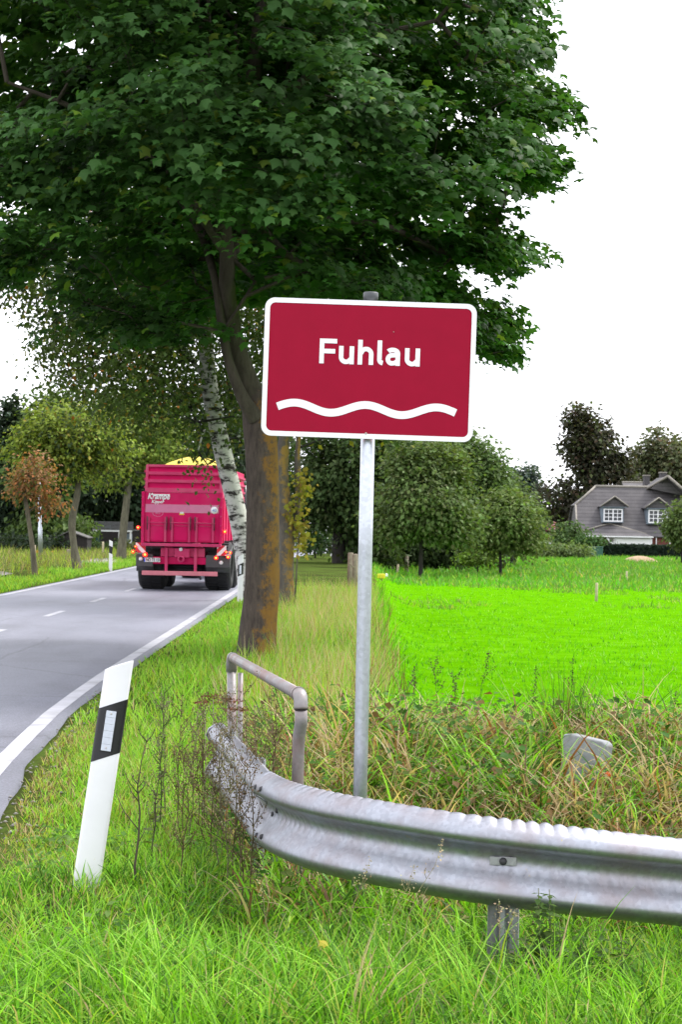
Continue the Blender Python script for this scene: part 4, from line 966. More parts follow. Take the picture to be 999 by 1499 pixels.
# dormers
def dormer(x0, x1, zt, zb, peak, e0, e1, ze):
    d = empty('dormer', (0, 0, 0)); d.parent = house; yf = .55
    MB().box(hx(x0 - 2), hx(x1 + 1.5), yf, 4, hz(zb + 1.5), hz(zt - 2.5)).build('cheek', M['blue_grey'], d)
    xp = hx((e0 + e1) / 2)
    plane('dormer_roof', [(hx(e0), yf - .35, hz(ze)), (xp, yf - .35, hz(peak)), (xp, 4.5, hz(peak)), (hx(e0), 4.0, hz(ze))], M['roof_tile'], d, .08)
    plane('dormer_roof', [(xp + .01, yf - .35, hz(peak)), (hx(e1), yf - .35, hz(ze)), (hx(e1), 4.0, hz(ze)), (xp + .01, 4.5, hz(peak))], M['roof_tile'], d, .08)
    plane('dormer_gable', [(hx(e0 + 1.5), yf - .1, hz(ze)), (hx(e1 - 1.5), yf - .1, hz(ze)), (xp, yf - .1, hz(peak + .8))], M['roof_tile'], d, .06)
    for a in (e0, e1): MB().tube([(hx(a), yf - .37, hz(ze) + .03), (xp, yf - .37, hz(peak) + .03)], .06, 6).build('verge_cap', M['ridge'], d)
    MB().box(hx(e0) + .1, hx(e1) - .1, yf - .3, yf - .05, hz(ze + 1), hz(ze) - .01).build('fascia', M['blue_grey'], d)
    w = hx(x1) - hx(x0); hgt = hz(zt) - hz(zb)
    win(d, hx(x0), hz(zb), w, hgt, yf - .02, 2, 2, 3)
def win(parent, x, z, w, h, y, leafs, nx, nz):
    """casement window: white frame, glazing bars and single panes"""
    fr = MB(); fw = .11
    fr.box(x, x + w, y - .06, y + .02, z, z + fw); fr.box(x, x + w, y - .06, y + .02, z + h - fw, z + h)
    panes = []
    lw = (w - fw * (leafs + 1)) / leafs
    for k in range(leafs + 1): fr.box(x + k * (lw + fw), x + k * (lw + fw) + fw, y - .06, y + .02, z + fw, z + h - fw)
    for k in range(leafs):
        x0 = x + fw + k * (lw + fw); bar = .055; pw = (lw - bar * (nx - 1)) / nx; ph = (h - 2 * fw - bar * (nz - 1)) / nz
        for i in range(nx - 1): fr.box(x0 + (i + 1) * pw + i * bar, x0 + (i + 1) * (pw + bar), y - .05, y + .01, z + fw, z + h - fw)
        for j in range(nz - 1): fr.box(x0, x0 + lw, y - .047, y + .007, z + fw + (j + 1) * ph + j * bar, z + fw + (j + 1) * (ph + bar))
        for i in range(nx):
            for j in range(nz): panes.append((x0 + i * (pw + bar), z + fw + j * (ph + bar), pw, ph))
    o = fr.build('window', M['white_paint'], parent)
    return [MB().box(a, a + pw, y - .03, y - .02, b, b + ph).build('pane', M['pane'], parent) for a, b, pw, ph in panes]
dormer(885, 913, 745, 764, 727, 880, 921, 742)
dormer(951, 979, 745.5, 765, 728, 945, 985, 743)
# garage wing
gar = empty('garage', (0, 0, 0)); gar.parent = house
plane('garage_roof', [(hx(852), -3, hz(784.5)), (hx(948), -3, hz(784.5)), (hx(947), 0.2, hz(781)), (hx(894), 1.2, hz(767)), (hx(852), 0.2, hz(779))], M['roof_tile'], gar)
MB().tube([(hx(851.5), -.1, hz(779)), (hx(894), 1.0, hz(766.8)), (hx(947), 0, hz(781.5))], .1, 6).build('ridge_cap', M['ridge'], gar)
MB().box(hx(852), hx(949), -3.1, -2.98, hz(786.5), hz(784.6)).build('fascia', M['house_white'], gar)
MB().box(hx(893), hx(947), -2.6, .45, 0, hz(786.6)).build('garage_wall', M['house_white'], gar)
MB().box(hx(895.5), hx(944.5), -2.68, -2.61, .02, hz(788)).build('garage_door', M['white_paint'], gar)
MB().tube([(hx(892), -2.8, hz(797.5)), (hx(882), -2.8, hz(787))], .09, 6).build('brace', M['white_paint'], gar)
MB().box(hx(852), hx(853), -2.9, -2.8, 0, hz(785)).build('post', M['dark_steel'], gar)
win(house, hx(949), hz(800), hx(957) - hx(949), hz(788) - hz(800), .46, 1, 2, 2)
for px in (962, 982): MB().box(hx(px), hx(px + 1.2), .2, .4, 0, zE - .06).build('porch_post', M['house_white'], house)

# hedge: clipped, a skin of small leaves over a solid core
def hedge(name, label, a, b, h, th, colr, n, leaf=.13):
    a = Vector(a); b = Vector(b); L = (b - a).length; az = math.atan2(b.y - a.y, b.x - a.x)
    root = tag(empty(name, a, (0, 0, az)), label, 'hedge')
    MB().box(.1, L - .1, .1, th - .1, -.3, h - .12).build('core', M['dark_bark'], root)
    f = rng.random(n); C = np.empty((n, 3)); C[:, 0] = rng.uniform(0, L, n)
    top = f < .35; C[:, 1] = np.where(top, rng.uniform(0, th, n), rng.normal(.03, .05, n)); C[:, 2] = np.where(top, h + rng.normal(0, .05, n), rng.uniform(-.1, h, n))
    N = np.where(top[:, None], [[0, -.2, 1.]], [[0, -1., .3]]) + rng.normal(0, .5, (n, 3)); U = rng.normal(0, 1, (n, 3)) + [0, 0, .5]
    tag(leaves('foliage', C, N, U, leaf * rng.uniform(.7, 1.3, n), OVAL_T, OVAL_F, rot_noise(colr, n, .3), M['leaf'], root), kind='stuff')
def gp(px, d, off=0.0):
    q = P(px, 800, d); return Vector((q.x, d, gz(q.x, d) + off))
zt_ = P(930, 799.5, 150).z
a_, b_ = gp(879, 150), gp(1010, 150); b_.z = a_.z
hedge('clipped_hedge', 'long dark clipped hedge in front of the country house', a_, b_, zt_ - a_.z, 1.2, (.018, .032, .020), 9000, .2)
M['bin_green'] = plain('dark_green_bin', (.02, .09, .06), .5)
q = gp(873, 148); bn = tag(empty('garden_bin', q), 'dark green box standing at the end of the clipped hedge', 'bin')
hb = P(873, 800, 148).z - q.z
MB().box(-.55, .55, -.4, .4, -.1, hb - .08).build('body', M['bin_green'], bn, .05); MB().box(-.6, .6, -.45, .45, hb - .075, hb).build('lid', M['bin_green'], bn, .03)
# heap of soil
M['sand'] = plain('sandy_soil', (.34, .24, .15), .95, noise=.25, scale=4, bump=.7)
q = gp(937, 128); mv = []; nr_ = 14; ns_ = 30; hh = P(937, 813.5, 128).z - q.z + .05
for i in range(nr_):
    for k in range(ns_):
        r_ = i / (nr_ - 1); a = 2 * math.pi * k / ns_; w_ = 1 + .15 * math.sin(3 * a + 1) + .1 * random.random()
        mv.append((1.45 * r_ * w_ * math.cos(a), .9 * r_ * w_ * math.sin(a), hh * math.cos(r_ * math.pi / 2) ** .9 * (1 + .08 * random.random()) - .08))
tag(link('soil_heap', np_mesh('soil_heap', mv, [[(i * ns_ + k, i * ns_ + (k + 1) % ns_, (i + 1) * ns_ + (k + 1) % ns_, (i + 1) * ns_ + k) for i in range(nr_ - 1) for k in range(ns_)]], smooth=True), M['sand']), 'small tan heap of soil on grass before the hedge', 'soil heap').location = q

# ------------------------------------------------------------------ posts and small things on the meadow
M['wood_grey'] = plain('weathered_wood', (.24, .20, .15), .9, noise=.3, scale=9, bump=.6)
M['wood_pale'] = plain('pale_wood', (.42, .36, .24), .85, noise=.25, scale=9, bump=.4)
def stake(px, py_top, d, r, label, mat, tilt=(0, 0), group='fence posts on the meadow', n=10):
    q = gp(px, d); h = P(px, py_top, d).z - q.z
    root = tag(empty('fence_post', q, (tilt[0], tilt[1], random.random())), label, 'fence post', group)
    MB().tube([(0, 0, -.2), (r * .05, 0, h * .5), (0, 0, h - r * .3), (0, 0, h)], [r * 1.05, r, r * .98, r * .8], n).build('stake', mat, root)
    return root
stake(513, 809, 46.5, .075, 'stout timber fence post right beside the sign post', M['wood_grey'], (0, .02))
s2 = stake(521, 811, 45.5, .075, 'split timber fence post standing against a stouter one', M['wood_grey'], (0, -.02))
MB().tube([(-.2, .02, .75), (.12, -.06, .45)], .02, 6).build('brace', M['wood_grey'], s2)
stake(875, 853, 51, .042, 'lone pale stake standing in the bright meadow', M['wood_pale'], (0, .03))
stake(919, 836, 72, .04, 'thin pale stake in rough grass before the soil heap', M['wood_pale'])
stake(596, 812, 80, .09, 'grey post under the olive trees behind the meadow', M['wood_grey'])
stake(582, 826, 78, .05, 'short pale leaning stake beside the grey post', M['wood_pale'], (0, .2))
M['yellow'] = plain('yellow_marker', (.75, .62, .02), .5)
q = gp(560, 60); hm = P(560, 843, 60).z - q.z
ym = tag(empty('marker_plate', q), 'small yellow marker box on a stub beside the timber posts', 'marker')
MB().box(-.15, .12, -.08, .08, hm - .09, hm + .07).build('plate', M['yellow'], ym, .02); MB().box(.122, .2, -.06, .06, hm - .02, hm + .08).build('cap', M['white_paint'], ym, .01)
MB().tube([(0, 0, -.2), (0, 0, hm - .092)], .03, 8).build('stub', M['wood_grey'], ym)

# street lamps
def street_lamp(px, d, ztop_px, label, arm=0, r=.06):
    q = gp(px, d); h = P(px, ztop_px, d).z - q.z; root = tag(empty('street_lamp', q, (0, math.radians(-2.2) if not arm else 0, 0)), label, 'street lamp', 'street lamps')
    MB().tube([(0, 0, -.2), (0, 0, h * .25), (0, 0, h * .26), (0, 0, h)], [r * 1.3, r * 1.3, r, r * .7], 12).build('pole', M['galv'], root)
    if arm: MB().tube([(0, 0, h), (arm * .5, 0, h + .1), (arm, 0, h + .12)], .035, 8).build('arm', M['galv'], root)
    MB().box(arm - .35, arm + .35, -.12, .12, h + .10, h + .24).build('lamp_head', M['white_paint'], root, .04)
street_lamp(59.5, 78, 640, 'grey street lamp pole behind the reddish young tree', 0, .075)
street_lamp(764, 140, 730, 'street lamp with white head above the small light green tree', .5, .08)

# ------------------------------------------------------------------ buildings behind the left verge
M['shed_wood'] = plain('dark_shed_boards', (.016, .012, .012), .85, noise=.3, scale=5)
M['shed_roof'] = plain('grey_roofing_felt', (.10, .095, .09), .9, noise=.2)
M['teal'] = plain('teal_cladding', (.015, .05, .06), .7, noise=.2)
def s_at(d): return d / FPX
d = 92; q = gp(105, d); k = s_at(d); bx = P(105, 808, d)
sh = tag(empty('garden_shed', (bx.x, d, gz(bx.x, d))), 'small dark wooden shed with grey gable roof', 'shed')
e_ = P(105, 786, d).z - sh.location.z; r_ = P(105, 778, d).z - sh.location.z
MB().box(-.77, -.02, 0, 1.6, -.1, e_).build('wall', M['shed_wood'], sh)
for i in range(9): MB().box(-.75 + i * .172, -.75 + i * .172 + .155, -.025, -.003, -.05, e_ - .01).build('board', M['shed_wood'], sh)
MB().box(.0, .78, 0, 1.6, -.1, e_ - .003).build('wall', M['shed_wood'], sh)
MB().prism([(-.78, e_), (.78, e_), (-.15, r_)], 0, 1.58).build('gable', M['shed_wood'], sh)
plane('roof', [(-.15, -.15, r_ + .05), (.86, -.15, e_ - .02), (.86, 1.75, e_ - .02), (-.15, 1.75, r_ + .05)], M['shed_roof'], sh, .05)
plane('roof', [(-.86, -.15, e_ - .02), (-.152, -.15, r_ + .05), (-.152, 1.75, r_ + .05), (-.86, 1.75, e_ - .02)], M['shed_roof'], sh, .05)
d = 104; bx = P(164, 800, d); cp = tag(empty('carport', (bx.x, d, gz(bx.x, d))), 'open carport with white posts and grey slatted roof front', 'carport'); g0 = cp.location.z; k = s_at(d)
def cz(py): return P(164, py, d).z - g0
for px in (137.5, 174, 190.5): MB().box((px - 164) * k - .05, (px - 164) * k + .05, 0, .1, -.1, cz(778.5)).build('post', M['house_white'], cp)
MB().box(-1.15, 1.15, -.05, .1, cz(778.3), cz(776)).build('beam', M['house_white'], cp)
for i in range(6): MB().box(-1.2 + .01 * i, 1.2 - .01 * i, .0 + i * .1, .07 + i * .1, cz(775.8) + i * .085, cz(775.8) + i * .085 + .07).build('slat', plain('grey_slats', (.11, .11, .11), .8) if i == 0 else bpy.data.materials['grey_slats'], cp)
MB().box(-1.2, 1.2, 3.5, 3.6, -.1, cz(777)).build('back_wall', M['shed_wood'], cp)
MB().box(.55, 1.1, .6, .65, -.1, cz(781)).build('side_wall', M['blue_grey'], cp)
d = 118; bx = P(100, 790, d); k = s_at(d)
brn = tag(empty('teal_barn', (bx.x, d, gz(bx.x, d))), 'dark teal barn half hidden behind the shed and trees', 'barn')
g0 = brn.location.z
def bz(py): return P(100, py, d).z - g0
MB().box(-1.4, 2.2, 0, 6, -.1, bz(740)).build('wall', M['teal'], brn)
plane('roof', [(-1.7, -.3, bz(741)), (2.5, -.3, bz(741)), (2.5, 3, bz(715)), (-1.7, 3, bz(715))], M['shed_roof'], brn, .1)
plane('roof', [(-1.7, 3.02, bz(715)), (2.5, 3.02, bz(715)), (2.5, 6.3, bz(741)), (-1.7, 6.3, bz(741))], M['shed_roof'], brn, .1)
MB().box(-.05, .05, -.03, -.002, 0, bz(742)).build('corner_trim', M['blue_grey'], brn)
d = 112; bx = P(196, 790, d); rbk = tag(empty('brick_cottage', (bx.x, d, gz(bx.x, d))), 'dark red brick cottage wall showing left of the trailer', 'house'); g0 = rbk.location.z
def rz(py): return P(196, py, d).z - g0
MB().box(-.35, 3.4, 0, 5, -.1, rz(748)).build('wall', M['brick_red'], rbk)
plane('roof', [(-.7, -.4, rz(749)), (3.8, -.4, rz(749)), (3.8, 2.6, rz(722)), (-.7, 2.6, rz(722))], M['roof_tile'], rbk, .12)
plane('roof', [(-.7, 2.62, rz(722)), (3.8, 2.62, rz(722)), (3.8, 5.4, rz(749)), (-.7, 5.4, rz(749))], M['roof_tile'], rbk, .12)
win(rbk, -.2, rz(790), .5, rz(775) - rz(790), -.01, 1, 1, 2)
d = 135; bx = P(449, 790, d); rh = tag(empty('red_roofed_house', (bx.x, d, gz(bx.x, d))), 'house with red tiled roof glimpsed behind the ivy trunk', 'house'); g0 = rh.location.z
M['red_tile'] = tiles_mat('red_roof_tiles', (.22, .06, .06), (.30, .09, .085))
def rz2(py): return P(449, py, d).z - g0
MB().box(-2.3, 1.6, 0, 6, -.1, rz2(764)).build('wall', M['house_white'], rh)
plane('roof', [(-2.7, -.4, rz2(764)), (1.9, -.4, rz2(764)), (1.5, 3, rz2(744)), (-2.7, 3, rz2(744))], M['red_tile'], rh, .12)
plane('roof', [(-2.7, 3.02, rz2(744)), (1.5, 3.02, rz2(744)), (1.9, 6.4, rz2(764)), (-2.7, 6.4, rz2(764))], M['red_tile'], rh, .12)
MB().box(-2.7, 1.9, -.46, -.38, rz2(766), rz2(764.3)).build('gutter', M['white_paint'], rh)
win(rh, -.1, rz2(790), 1.0, rz2(774) - rz2(790), -.01, 2, 1, 2)
# yellow boxes and garden posts by the shed
for (px, py, d, w, lab) in ((55, 815, 84, .14, 'small orange box on the far verge beside the lamp pole'), (78, 816, 88, .11, 'small orange marker in the grass beside the dark shed')):
    q = gp(px, d); h = P(px, py - 9, d).z - q.z; r0 = tag(empty('marker_box', q), lab, 'marker')
    MB().box(-w, w, -.1, .1, .12, h).build('box', plain('orange_marker', (.55, .22, .01), .5) if 'orange_marker' not in bpy.data.materials else bpy.data.materials['orange_marker'], r0, .02); MB().box(-.04, .04, -.04, .04, -.1, .118).build('foot', M['wood_grey'], r0)
for (px, pt, d, lab) in ((50.5, 798, 76, 'slim pale stake next to the street lamp pole'), (150.5, 793, 84, 'slim pale stake before the low hedge by the carport'), (102, 804, 80, 'short thick stump post before the dark shed')):
    stake(px, pt, d, .05 if px != 102 else .12, lab, M['wood_pale'] if px != 102 else M['wood_grey'], group='stakes on the far verge')

# ------------------------------------------------------------------ the big maple
def wp(px, py, d, r): q = P(px, py, d); return (q.x, q.y, q.z, r)
mb_ = P(376, 968, 22.4); MBZ = gz(mb_.x, 22.4)
main = [(mb_.x, 22.4, MBZ - .15, .27), (mb_.x, 22.4, MBZ + .25, .235), wp(383, 860, 22.4, .216), wp(385, 760, 22.4, .210), wp(384, 680, 22.4, .208), wp(380, 620, 22.45, .210), wp(376, 575, 22.5, .19)]
limbA = [wp(378, 600, 22.5, .17), wp(362, 555, 22.4, .135), wp(347, 510, 22.3, .115), wp(338, 465, 22.2, .108), wp(332, 420, 22.1, .105), wp(332, 370, 22.1, .10), wp(322, 300, 22.0, .10), wp(300, 200, 21.8, .08), wp(290, 80, 21.7, .06), wp(280, -120, 21.6, .035)]
limbB = [wp(374, 612, 22.3, .11), wp(352, 575, 22.15, .075), wp(334, 525, 22.1, .058), wp(324, 470, 22.1, .054), wp(314, 405, 22.2, .052), wp(290, 330, 23.2, .065), wp(240, 270, 23.5, .05), wp(160, 235, 23.9, .03)]
limbC = [wp(331, 385, 22.1, .11), wp(350, 350, 22.4, .115), wp(362, 290, 22.6, .115), wp(366, 200, 22.7, .11), wp(372, 90, 22.8, .095), wp(392, -60, 22.9, .07), wp(400, -230, 23, .04)]
limbD = [wp(366, 210, 22.7, .07), wp(430, 130, 22.2, .055), wp(530, 60, 21.8, .04), wp(640, 30, 21.6, .025)]
limbE = [wp(356, 330, 22.4, .07), wp(450, 320, 22.9, .055), wp(560, 330, 23.1, .045), wp(660, 372, 23.2, .03), wp(740, 372, 23.2, .018)]
limbF = [wp(331, 370, 22.1, .06), wp(250, 260, 21.6, .05), wp(130, 170, 21.1, .035), wp(10, 120, 20.8, .02)]
limbG = [wp(362, 300, 22.6, .06), wp(430, 380, 23.4, .05), wp(560, 430, 23.9, .035), wp(700, 470, 24.0, .02)]
maple = tag(empty('maple_tree', (mb_.x, 22.4, MBZ)), 'big dark green maple with orange lichened trunk behind the red sign', 'tree')
moff = np.array(maple.location)
for k, pth in enumerate((main, limbA, limbB, limbC, limbD, limbE, limbF, limbG)):
    tv, tf = trunk_mesh(pth, 18 if k == 0 else 10, 60 if k == 0 else 34, .05 if k == 0 else .06, .45 if k == 0 else 0, k + 2)
    link('trunk' if k == 0 else 'limb', np_mesh('limb', tv - moff, [tf], smooth=True), M['maple_bark' if k == 0 else 'limb_bark'], maple)
MPOLY = [(-330, -520), (712, -520), (772, -60), (784, 30), (787, 85), (767, 125), (810, 150), (802, 178), (770, 195), (814, 232), (800, 262), (768, 285), (754, 318), (707, 328), (714, 350), (784, 358), (778, 372), (710, 383), (696, 408), (672, 438), (744, 462), (740, 482), (710, 496), (744, 510), (714, 522), (672, 520), (670, 470), (600, 440), (520, 432), (455, 428), (415, 420), (385, 440), (350, 425), (300, 470), (262, 500), (215, 482), (150, 445), (100, 425), (40, 405), (-60, 410), (-330, 380)]
ctr = np.array([mb_.x - .15, 22.6, 7.6])
bc, _ = ellipsoid_pts(ctr, (4.9, 4.6, 5.0), 2600, .24, .14, 4)
px_, py_ = proj(bc); k = inside(MPOLY, px_, py_); bc, px_, py_ = bc[k], px_[k], py_[k]; keep_b = []
hollow = (vnoise(px_ + 900, py_ + 900, 140, 77) > .40) | ((px_ > 275) & (px_ < 405) & (py_ > 290))      # open windows in the near side of the crown
bc = bc[~(hollow & (bc[:, 1] < 22.9) & (px_ < 720))]
for q in bc:                                                     # boughs kept apart, so dark gaps open between them
    if all((q[0] - r[0]) ** 2 + (q[1] - r[1]) ** 2 + 2.6 * (q[2] - r[2]) ** 2 > .86 ** 2 for r in keep_b): keep_b.append(q)
cand = []
for q in keep_b:
    o_ = q - np.array([mb_.x, 22.5, q[2]]); o_ /= np.linalg.norm(o_) + 1e-6; s_ = rng.uniform(.75, 1.2)
    m_ = rng.normal(0, 1, (9, 3)); m_ = np.clip(m_, -1.7, 1.7) * [.30 * s_, .30 * s_, .085]
    m_[:, 2] -= .38 * (m_ @ o_); cand.append(q + m_)
fill, _ = ellipsoid_pts(ctr + [0, .4, .3], (3.6, 3.4, 3.9), 420, .5, .1, 9)
cand = np.concatenate(cand + [fill]); px_, py_ = proj(cand); cand = cand[inside(MPOLY, px_, py_)]
# bias the lower rim and the right edge, which the photograph shows as separate sprays
extra = []
for px, py, dd, sx, sz, nn in ((765, 45, 22.8, .2, .4, 26), (780, 160, 23.0, .22, .10, 20), (785, 236, 22.9, .2, .12, 18), (750, 362, 23.2, .24, .06, 16), (680, 362, 23.2, .3, .12, 18), (725, 470, 24.0, .17, .07, 15), (725, 510, 24.0, .17, .045, 12), (700, 490, 24.0, .2, .12, 12), (240, 480, 21.5, .3, .10, 16), (180, 455, 22.0, .4, .12, 18), (120, 215, 19.0, .5, .15, 26), (90, 300, 18.9, .6, .2, 30), (430, 300, 18.6, .5, .12, 26), (520, 150, 18.5, .6, .2, 30), (30, 385, 21.0, .4, .15, 20), (600, 250, 18.9, .6, .2, 30), (620, 420, 23.0, .5, .12, 22), (480, 415, 22.0, .5, .1, 20)):
    q = np.array(P(px, py, dd)); extra.append(q + rng.normal(0, 1, (nn, 3)) * [sx, .3, sz])
clus = np.concatenate([cand] + extra)
tr_all = []
for pth in (limbA, limbB, limbC, limbD, limbE, limbF, limbG): tr_all += list(smooth_path([q[:3] for q in pth], 12)[0])
tr_nodes = np.array([(*q, .05) for q in tr_all])
A, B, ra, rb = skeleton(np.vstack([[wp(376, 575, 22.5, .1)], tr_nodes]), clus, tip=.0065, step=.35, power=.44)
bv, bf = cones(A, B, ra, rb, 4)
tag(link('branches', np_mesh('branches', bv - moff, [bf], smooth=True), M['limb_bark'], maple), kind='stuff')
per = 29
idx = np.repeat(np.arange(len(clus)), per)
C = clus[idx] + np.clip(rng.normal(0, 1, (len(idx), 3)), -1.7, 1.7) * [.17, .17, .085]
outv = clus - np.array([mb_.x, 22.5, 6.5]); outv /= np.linalg.norm(outv, axis=1, keepdims=True)
od = np.stack([outv[:, 0], outv[:, 1], 0 * outv[:, 0]], 1)
C[:, 2] -= .25 * np.sum((C - clus[idx]) * od[idx], 1)            # sprays droop outwards
drp = (rng.random((len(clus), 1)) ** 1.3 * 1.25)[idx]                # how far each spray hangs
N = od[idx] * drp * .75 + [0, 0, .85] + rng.normal(0, .30, C.shape); U = od[idx] - np.array([0, 0, 1.]) * (.15 + drp * .8) + rng.normal(0, .45, C.shape)
S = .118 * rng.uniform(.5, 1.3, len(C))
tone = rng.uniform(.5, 1.6, (len(clus), 1))
cols = rot_noise((.046, .112, .026), len(C), .22) * tone[idx]
k = rng.random(len(C)) < .05; cols[k] = rot_noise((.11, .18, .025), int(k.sum()), .25)
px_, py_ = proj(C)
vis = (px_ > 0) & (px_ < 999) & (py_ > 0) & (py_ < 560)
order = np.argsort(np.where(vis, C[:, 1] - 1.2 * np.minimum(S / .15, 1.2), 999)); front = order[:300]; rest = np.setdiff1d(np.arange(len(C)), front)
crown = empty('crown'); crown.parent = maple
infr = (px_ > -60) & (px_ < 1040) & (py_ > -60); shown = infr & ((C[:, 1] < 22.7) | (px_ > 640))
for nm, kk, tt, ff, sc in (('foliage', shown, MAPLE_T, MAPLE_F, 1), ('inner_foliage', infr & ~shown, WIDE_T, WIDE_F, 1.12), ('outer_foliage', ~infr & (rng.random(len(C)) < .6), OVAL_T * [1.7, 1, 1], OVAL_F, 1.3)):
    r_ = rest[kk[rest]]
    tag(leaves(nm, C[r_] - moff, N[r_], U[r_], S[r_] * sc, tt, ff, cols[r_], M['leaf'], crown), kind='stuff')
leaf_me = []
for q in range(6):
    c_ = rot_noise((.045, .11, .027), 1, .25)
    me = np_mesh('leaf', MAPLE_T + rng.normal(0, .015, MAPLE_T.shape), [MAPLE_F], np.repeat(c_, len(MAPLE_T), 0)); me.materials.append(M['leaf']); leaf_me.append(me)
Xf, Yf, Zf = leaf_frames(C[front], N[front], U[front])
for q, i in enumerate(front):
    o = link('leaf', leaf_me[q % 6], None, crown); s = S[i]
    o.matrix_local = Matrix(((*[a * s for a in (Xf[q][0], Yf[q][0], Zf[q][0])], C[i][0] - moff[0]), (*[a * s for a in (Xf[q][1], Yf[q][1], Zf[q][1])], C[i][1] - moff[1]), (*[a * s for a in (Xf[q][2], Yf[q][2], Zf[q][2])], C[i][2] - moff[2]), (0, 0, 0, 1)))

# ------------------------------------------------------------------ birch leaning over the verge
def poly_tree(name, label, trunk, extra_limbs, poly, centre, radii, n_cl, per, leaf, colr, accents, barkm, spread, drop=.0, shell=.4, seed=1, tip=.006, group=None, clear=None):
    base = Vector(trunk[0][:3]); base.z = gz(base.x, base.y); root = tag(empty(name, base), label, 'tree', group); off = np.array(base)
    for k, pth in enumerate([trunk] + extra_limbs):
        tv, tf = trunk_mesh(pth, 14 if k == 0 else 8, 50, .05, .3 if k == 0 else 0, seed + k); link('trunk' if k == 0 else 'limb', np_mesh('trunk', tv - off, [tf], smooth=True), M[barkm], root)
    c, _ = ellipsoid_pts(centre, radii, n_cl * 4, shell, .15, seed); a, b = proj(c); k = inside(poly, a, b)
    if clear is not None: k &= ~((np.abs(a - np.interp(b, clear[1], clear[0])) < 24) & (b > 500) & (c[:, 1] < base.y + .5))
    c = c[k][:n_cl]
    nodes = []
    for pth in [trunk] + extra_limbs: nodes += list(smooth_path([q[:3] for q in pth], 16)[0][6 if pth is trunk else 0:])
    A, B, ra, rb = skeleton([(*q, .05) for q in nodes], c, tip=tip, step=.5)
    bv, bf = cones(A, B, ra, rb, 4); tag(link('branches', np_mesh('branches', bv - off, [bf], smooth=True), M['dark_bark'], root), kind='stuff')
    idx = np.repeat(np.arange(len(c)), per); C = c[idx] + rng.normal(0, 1, (len(idx), 3)) * spread; C[:, 2] -= drop * rng.random(len(idx))
    N = rng.normal(0, .7, C.shape) + [0, -.3, .5]; U = rng.normal(0, .6, C.shape) + [0, 0, -.8]; tone = rng.uniform(.7, 1.3, (len(c), 1))
    cols = rot_noise(colr, len(C), .25) * tone[idx]
    for ac, fr in accents: k = rng.random(len(C)) < fr; cols[k] = rot_noise(ac, int(k.sum()), .25)
    tag(leaves('crown', C - off, N, U, leaf * rng.uniform(.6, 1.3, len(C)), OVAL_T, OVAL_F, cols, M['leaf'], root), kind='stuff')
    return root
BD = 39.5
BX = [(366, 893, .24), (362, 850, .215), (356, 800, .21), (347, 750, .21), (338, 710, .205), (324, 655, .20), (313, 600, .19), (305, 550, .175), (301, 500, .165), (299, 450, .15), (300, 380, .13), (305, 250, .09), (310, 100, .05)]
btr = [wp(a_, b_, BD - .0006 * (893 - b_), c_) for a_, b_, c_ in BX]
BPOLY = [(-40, 330), (60, 240), (420, 240), (440, 430), (400, 560), (372, 640), (352, 640), (330, 610), (300, 640), (334, 690), (300, 688), (286, 668), (275, 628), (200, 606), (120, 590), (80, 545), (45, 520), (50, 440), (-20, 400)]
poly_tree('birch_tree', 'leaning white-barked birch with small yellow-flecked leaves behind the trailer lane', btr,
          [[wp(305, 560, BD, .06), wp(240, 480, BD - .6, .05), wp(150, 450, BD - 1.2, .03), wp(80, 470, BD - 1.6, .015)], [wp(300, 500, BD, .05), wp(330, 420, BD + .5, .04), wp(400, 420, BD + 1, .02)], [wp(318, 645, BD, .04), wp(300, 630, BD - .5, .025), wp(290, 660, BD - .8, .012)]],
          BPOLY, np.array(P(215, 470, BD - .5)), (4.9, 3.4, 4.2), 1500, 26, .115, (.055, .088, .02), [((.28, .11, .02), .015), ((.17, .17, .03), .06)], 'birch_bark', [.24, .24, .28], .35, .42, 3, clear=([q[0] for q in BX[::-1]], [q[1] for q in BX[::-1]]))
# a second roadside tree, trunk with ivy, crown merging into the maple's
T2 = 35.8
poly_tree('lime_tree', 'smaller roadside tree with lichened trunk and yellow climbing shoots', [wp(420, 897, T2, .20), wp(419, 850, T2, .155), wp(420, 790, T2, .15), wp(415, 730, T2, .145), wp(412, 690, T2, .135), wp(418, 620, T2, .11), wp(425, 540, T2, .09), wp(430, 440, T2, .06)],
          [[wp(424, 800, T2, .09), wp(434, 770, T2, .075), wp(437, 715, T2, .07), wp(436, 660, T2, .055), wp(445, 560, T2, .03)]],
          [(400, 300), (640, 300), (690, 520), (600, 640), (470, 640), (440, 655), (395, 640)], np.array(P(500, 480, T2 + .8)), (3.2, 2.6, 3.0), 420, 24, .12, (.045, .075, .022), [((.18, .17, .02), .06)], 'lichen_bark', [.3, .3, .2], 0, .4, 5)
ivq = []
for t in np.linspace(0, 1, 40):
    a = P(438 + 6 * math.sin(t * 9), 690 + 120 * t, T2 - .15); ivq.append(np.array(a) + rng.normal(0, .06, 3))
ivq = np.repeat(np.array(ivq), 7, 0) + rng.normal(0, .09, (280, 3)); ib = np.array((P(432, 860, T2 - .15).x, T2 - .15, 0)); ib[2] = gz(ib[0], ib[1])
iv = tag(empty('climbing_vine', ib), 'yellowing climber hanging on the smaller lichened trunk', 'vine')
MB().tube([Vector(q) - Vector(ib) for q in [Vector((ib[0], ib[1], ib[2] - .05)), P(434, 840, T2 - .16), P(439, 760, T2 - .15), P(437, 690, T2 - .14)]], [.02, .018, .014, .006], 6).build('stem', M['bark'], iv)
tag(leaves('foliage', ivq - ib, rng.normal(0, .5, (280, 3)) + [0, -.8, .4], rng.normal(0, .5, (280, 3)) + [0, 0, -.8], .085 * rng.uniform(.6, 1.3, 280), MAPLE_T, MAPLE_F, rot_noise((.24, .22, .03), 280, .35), M['leaf'], iv), kind='stuff')

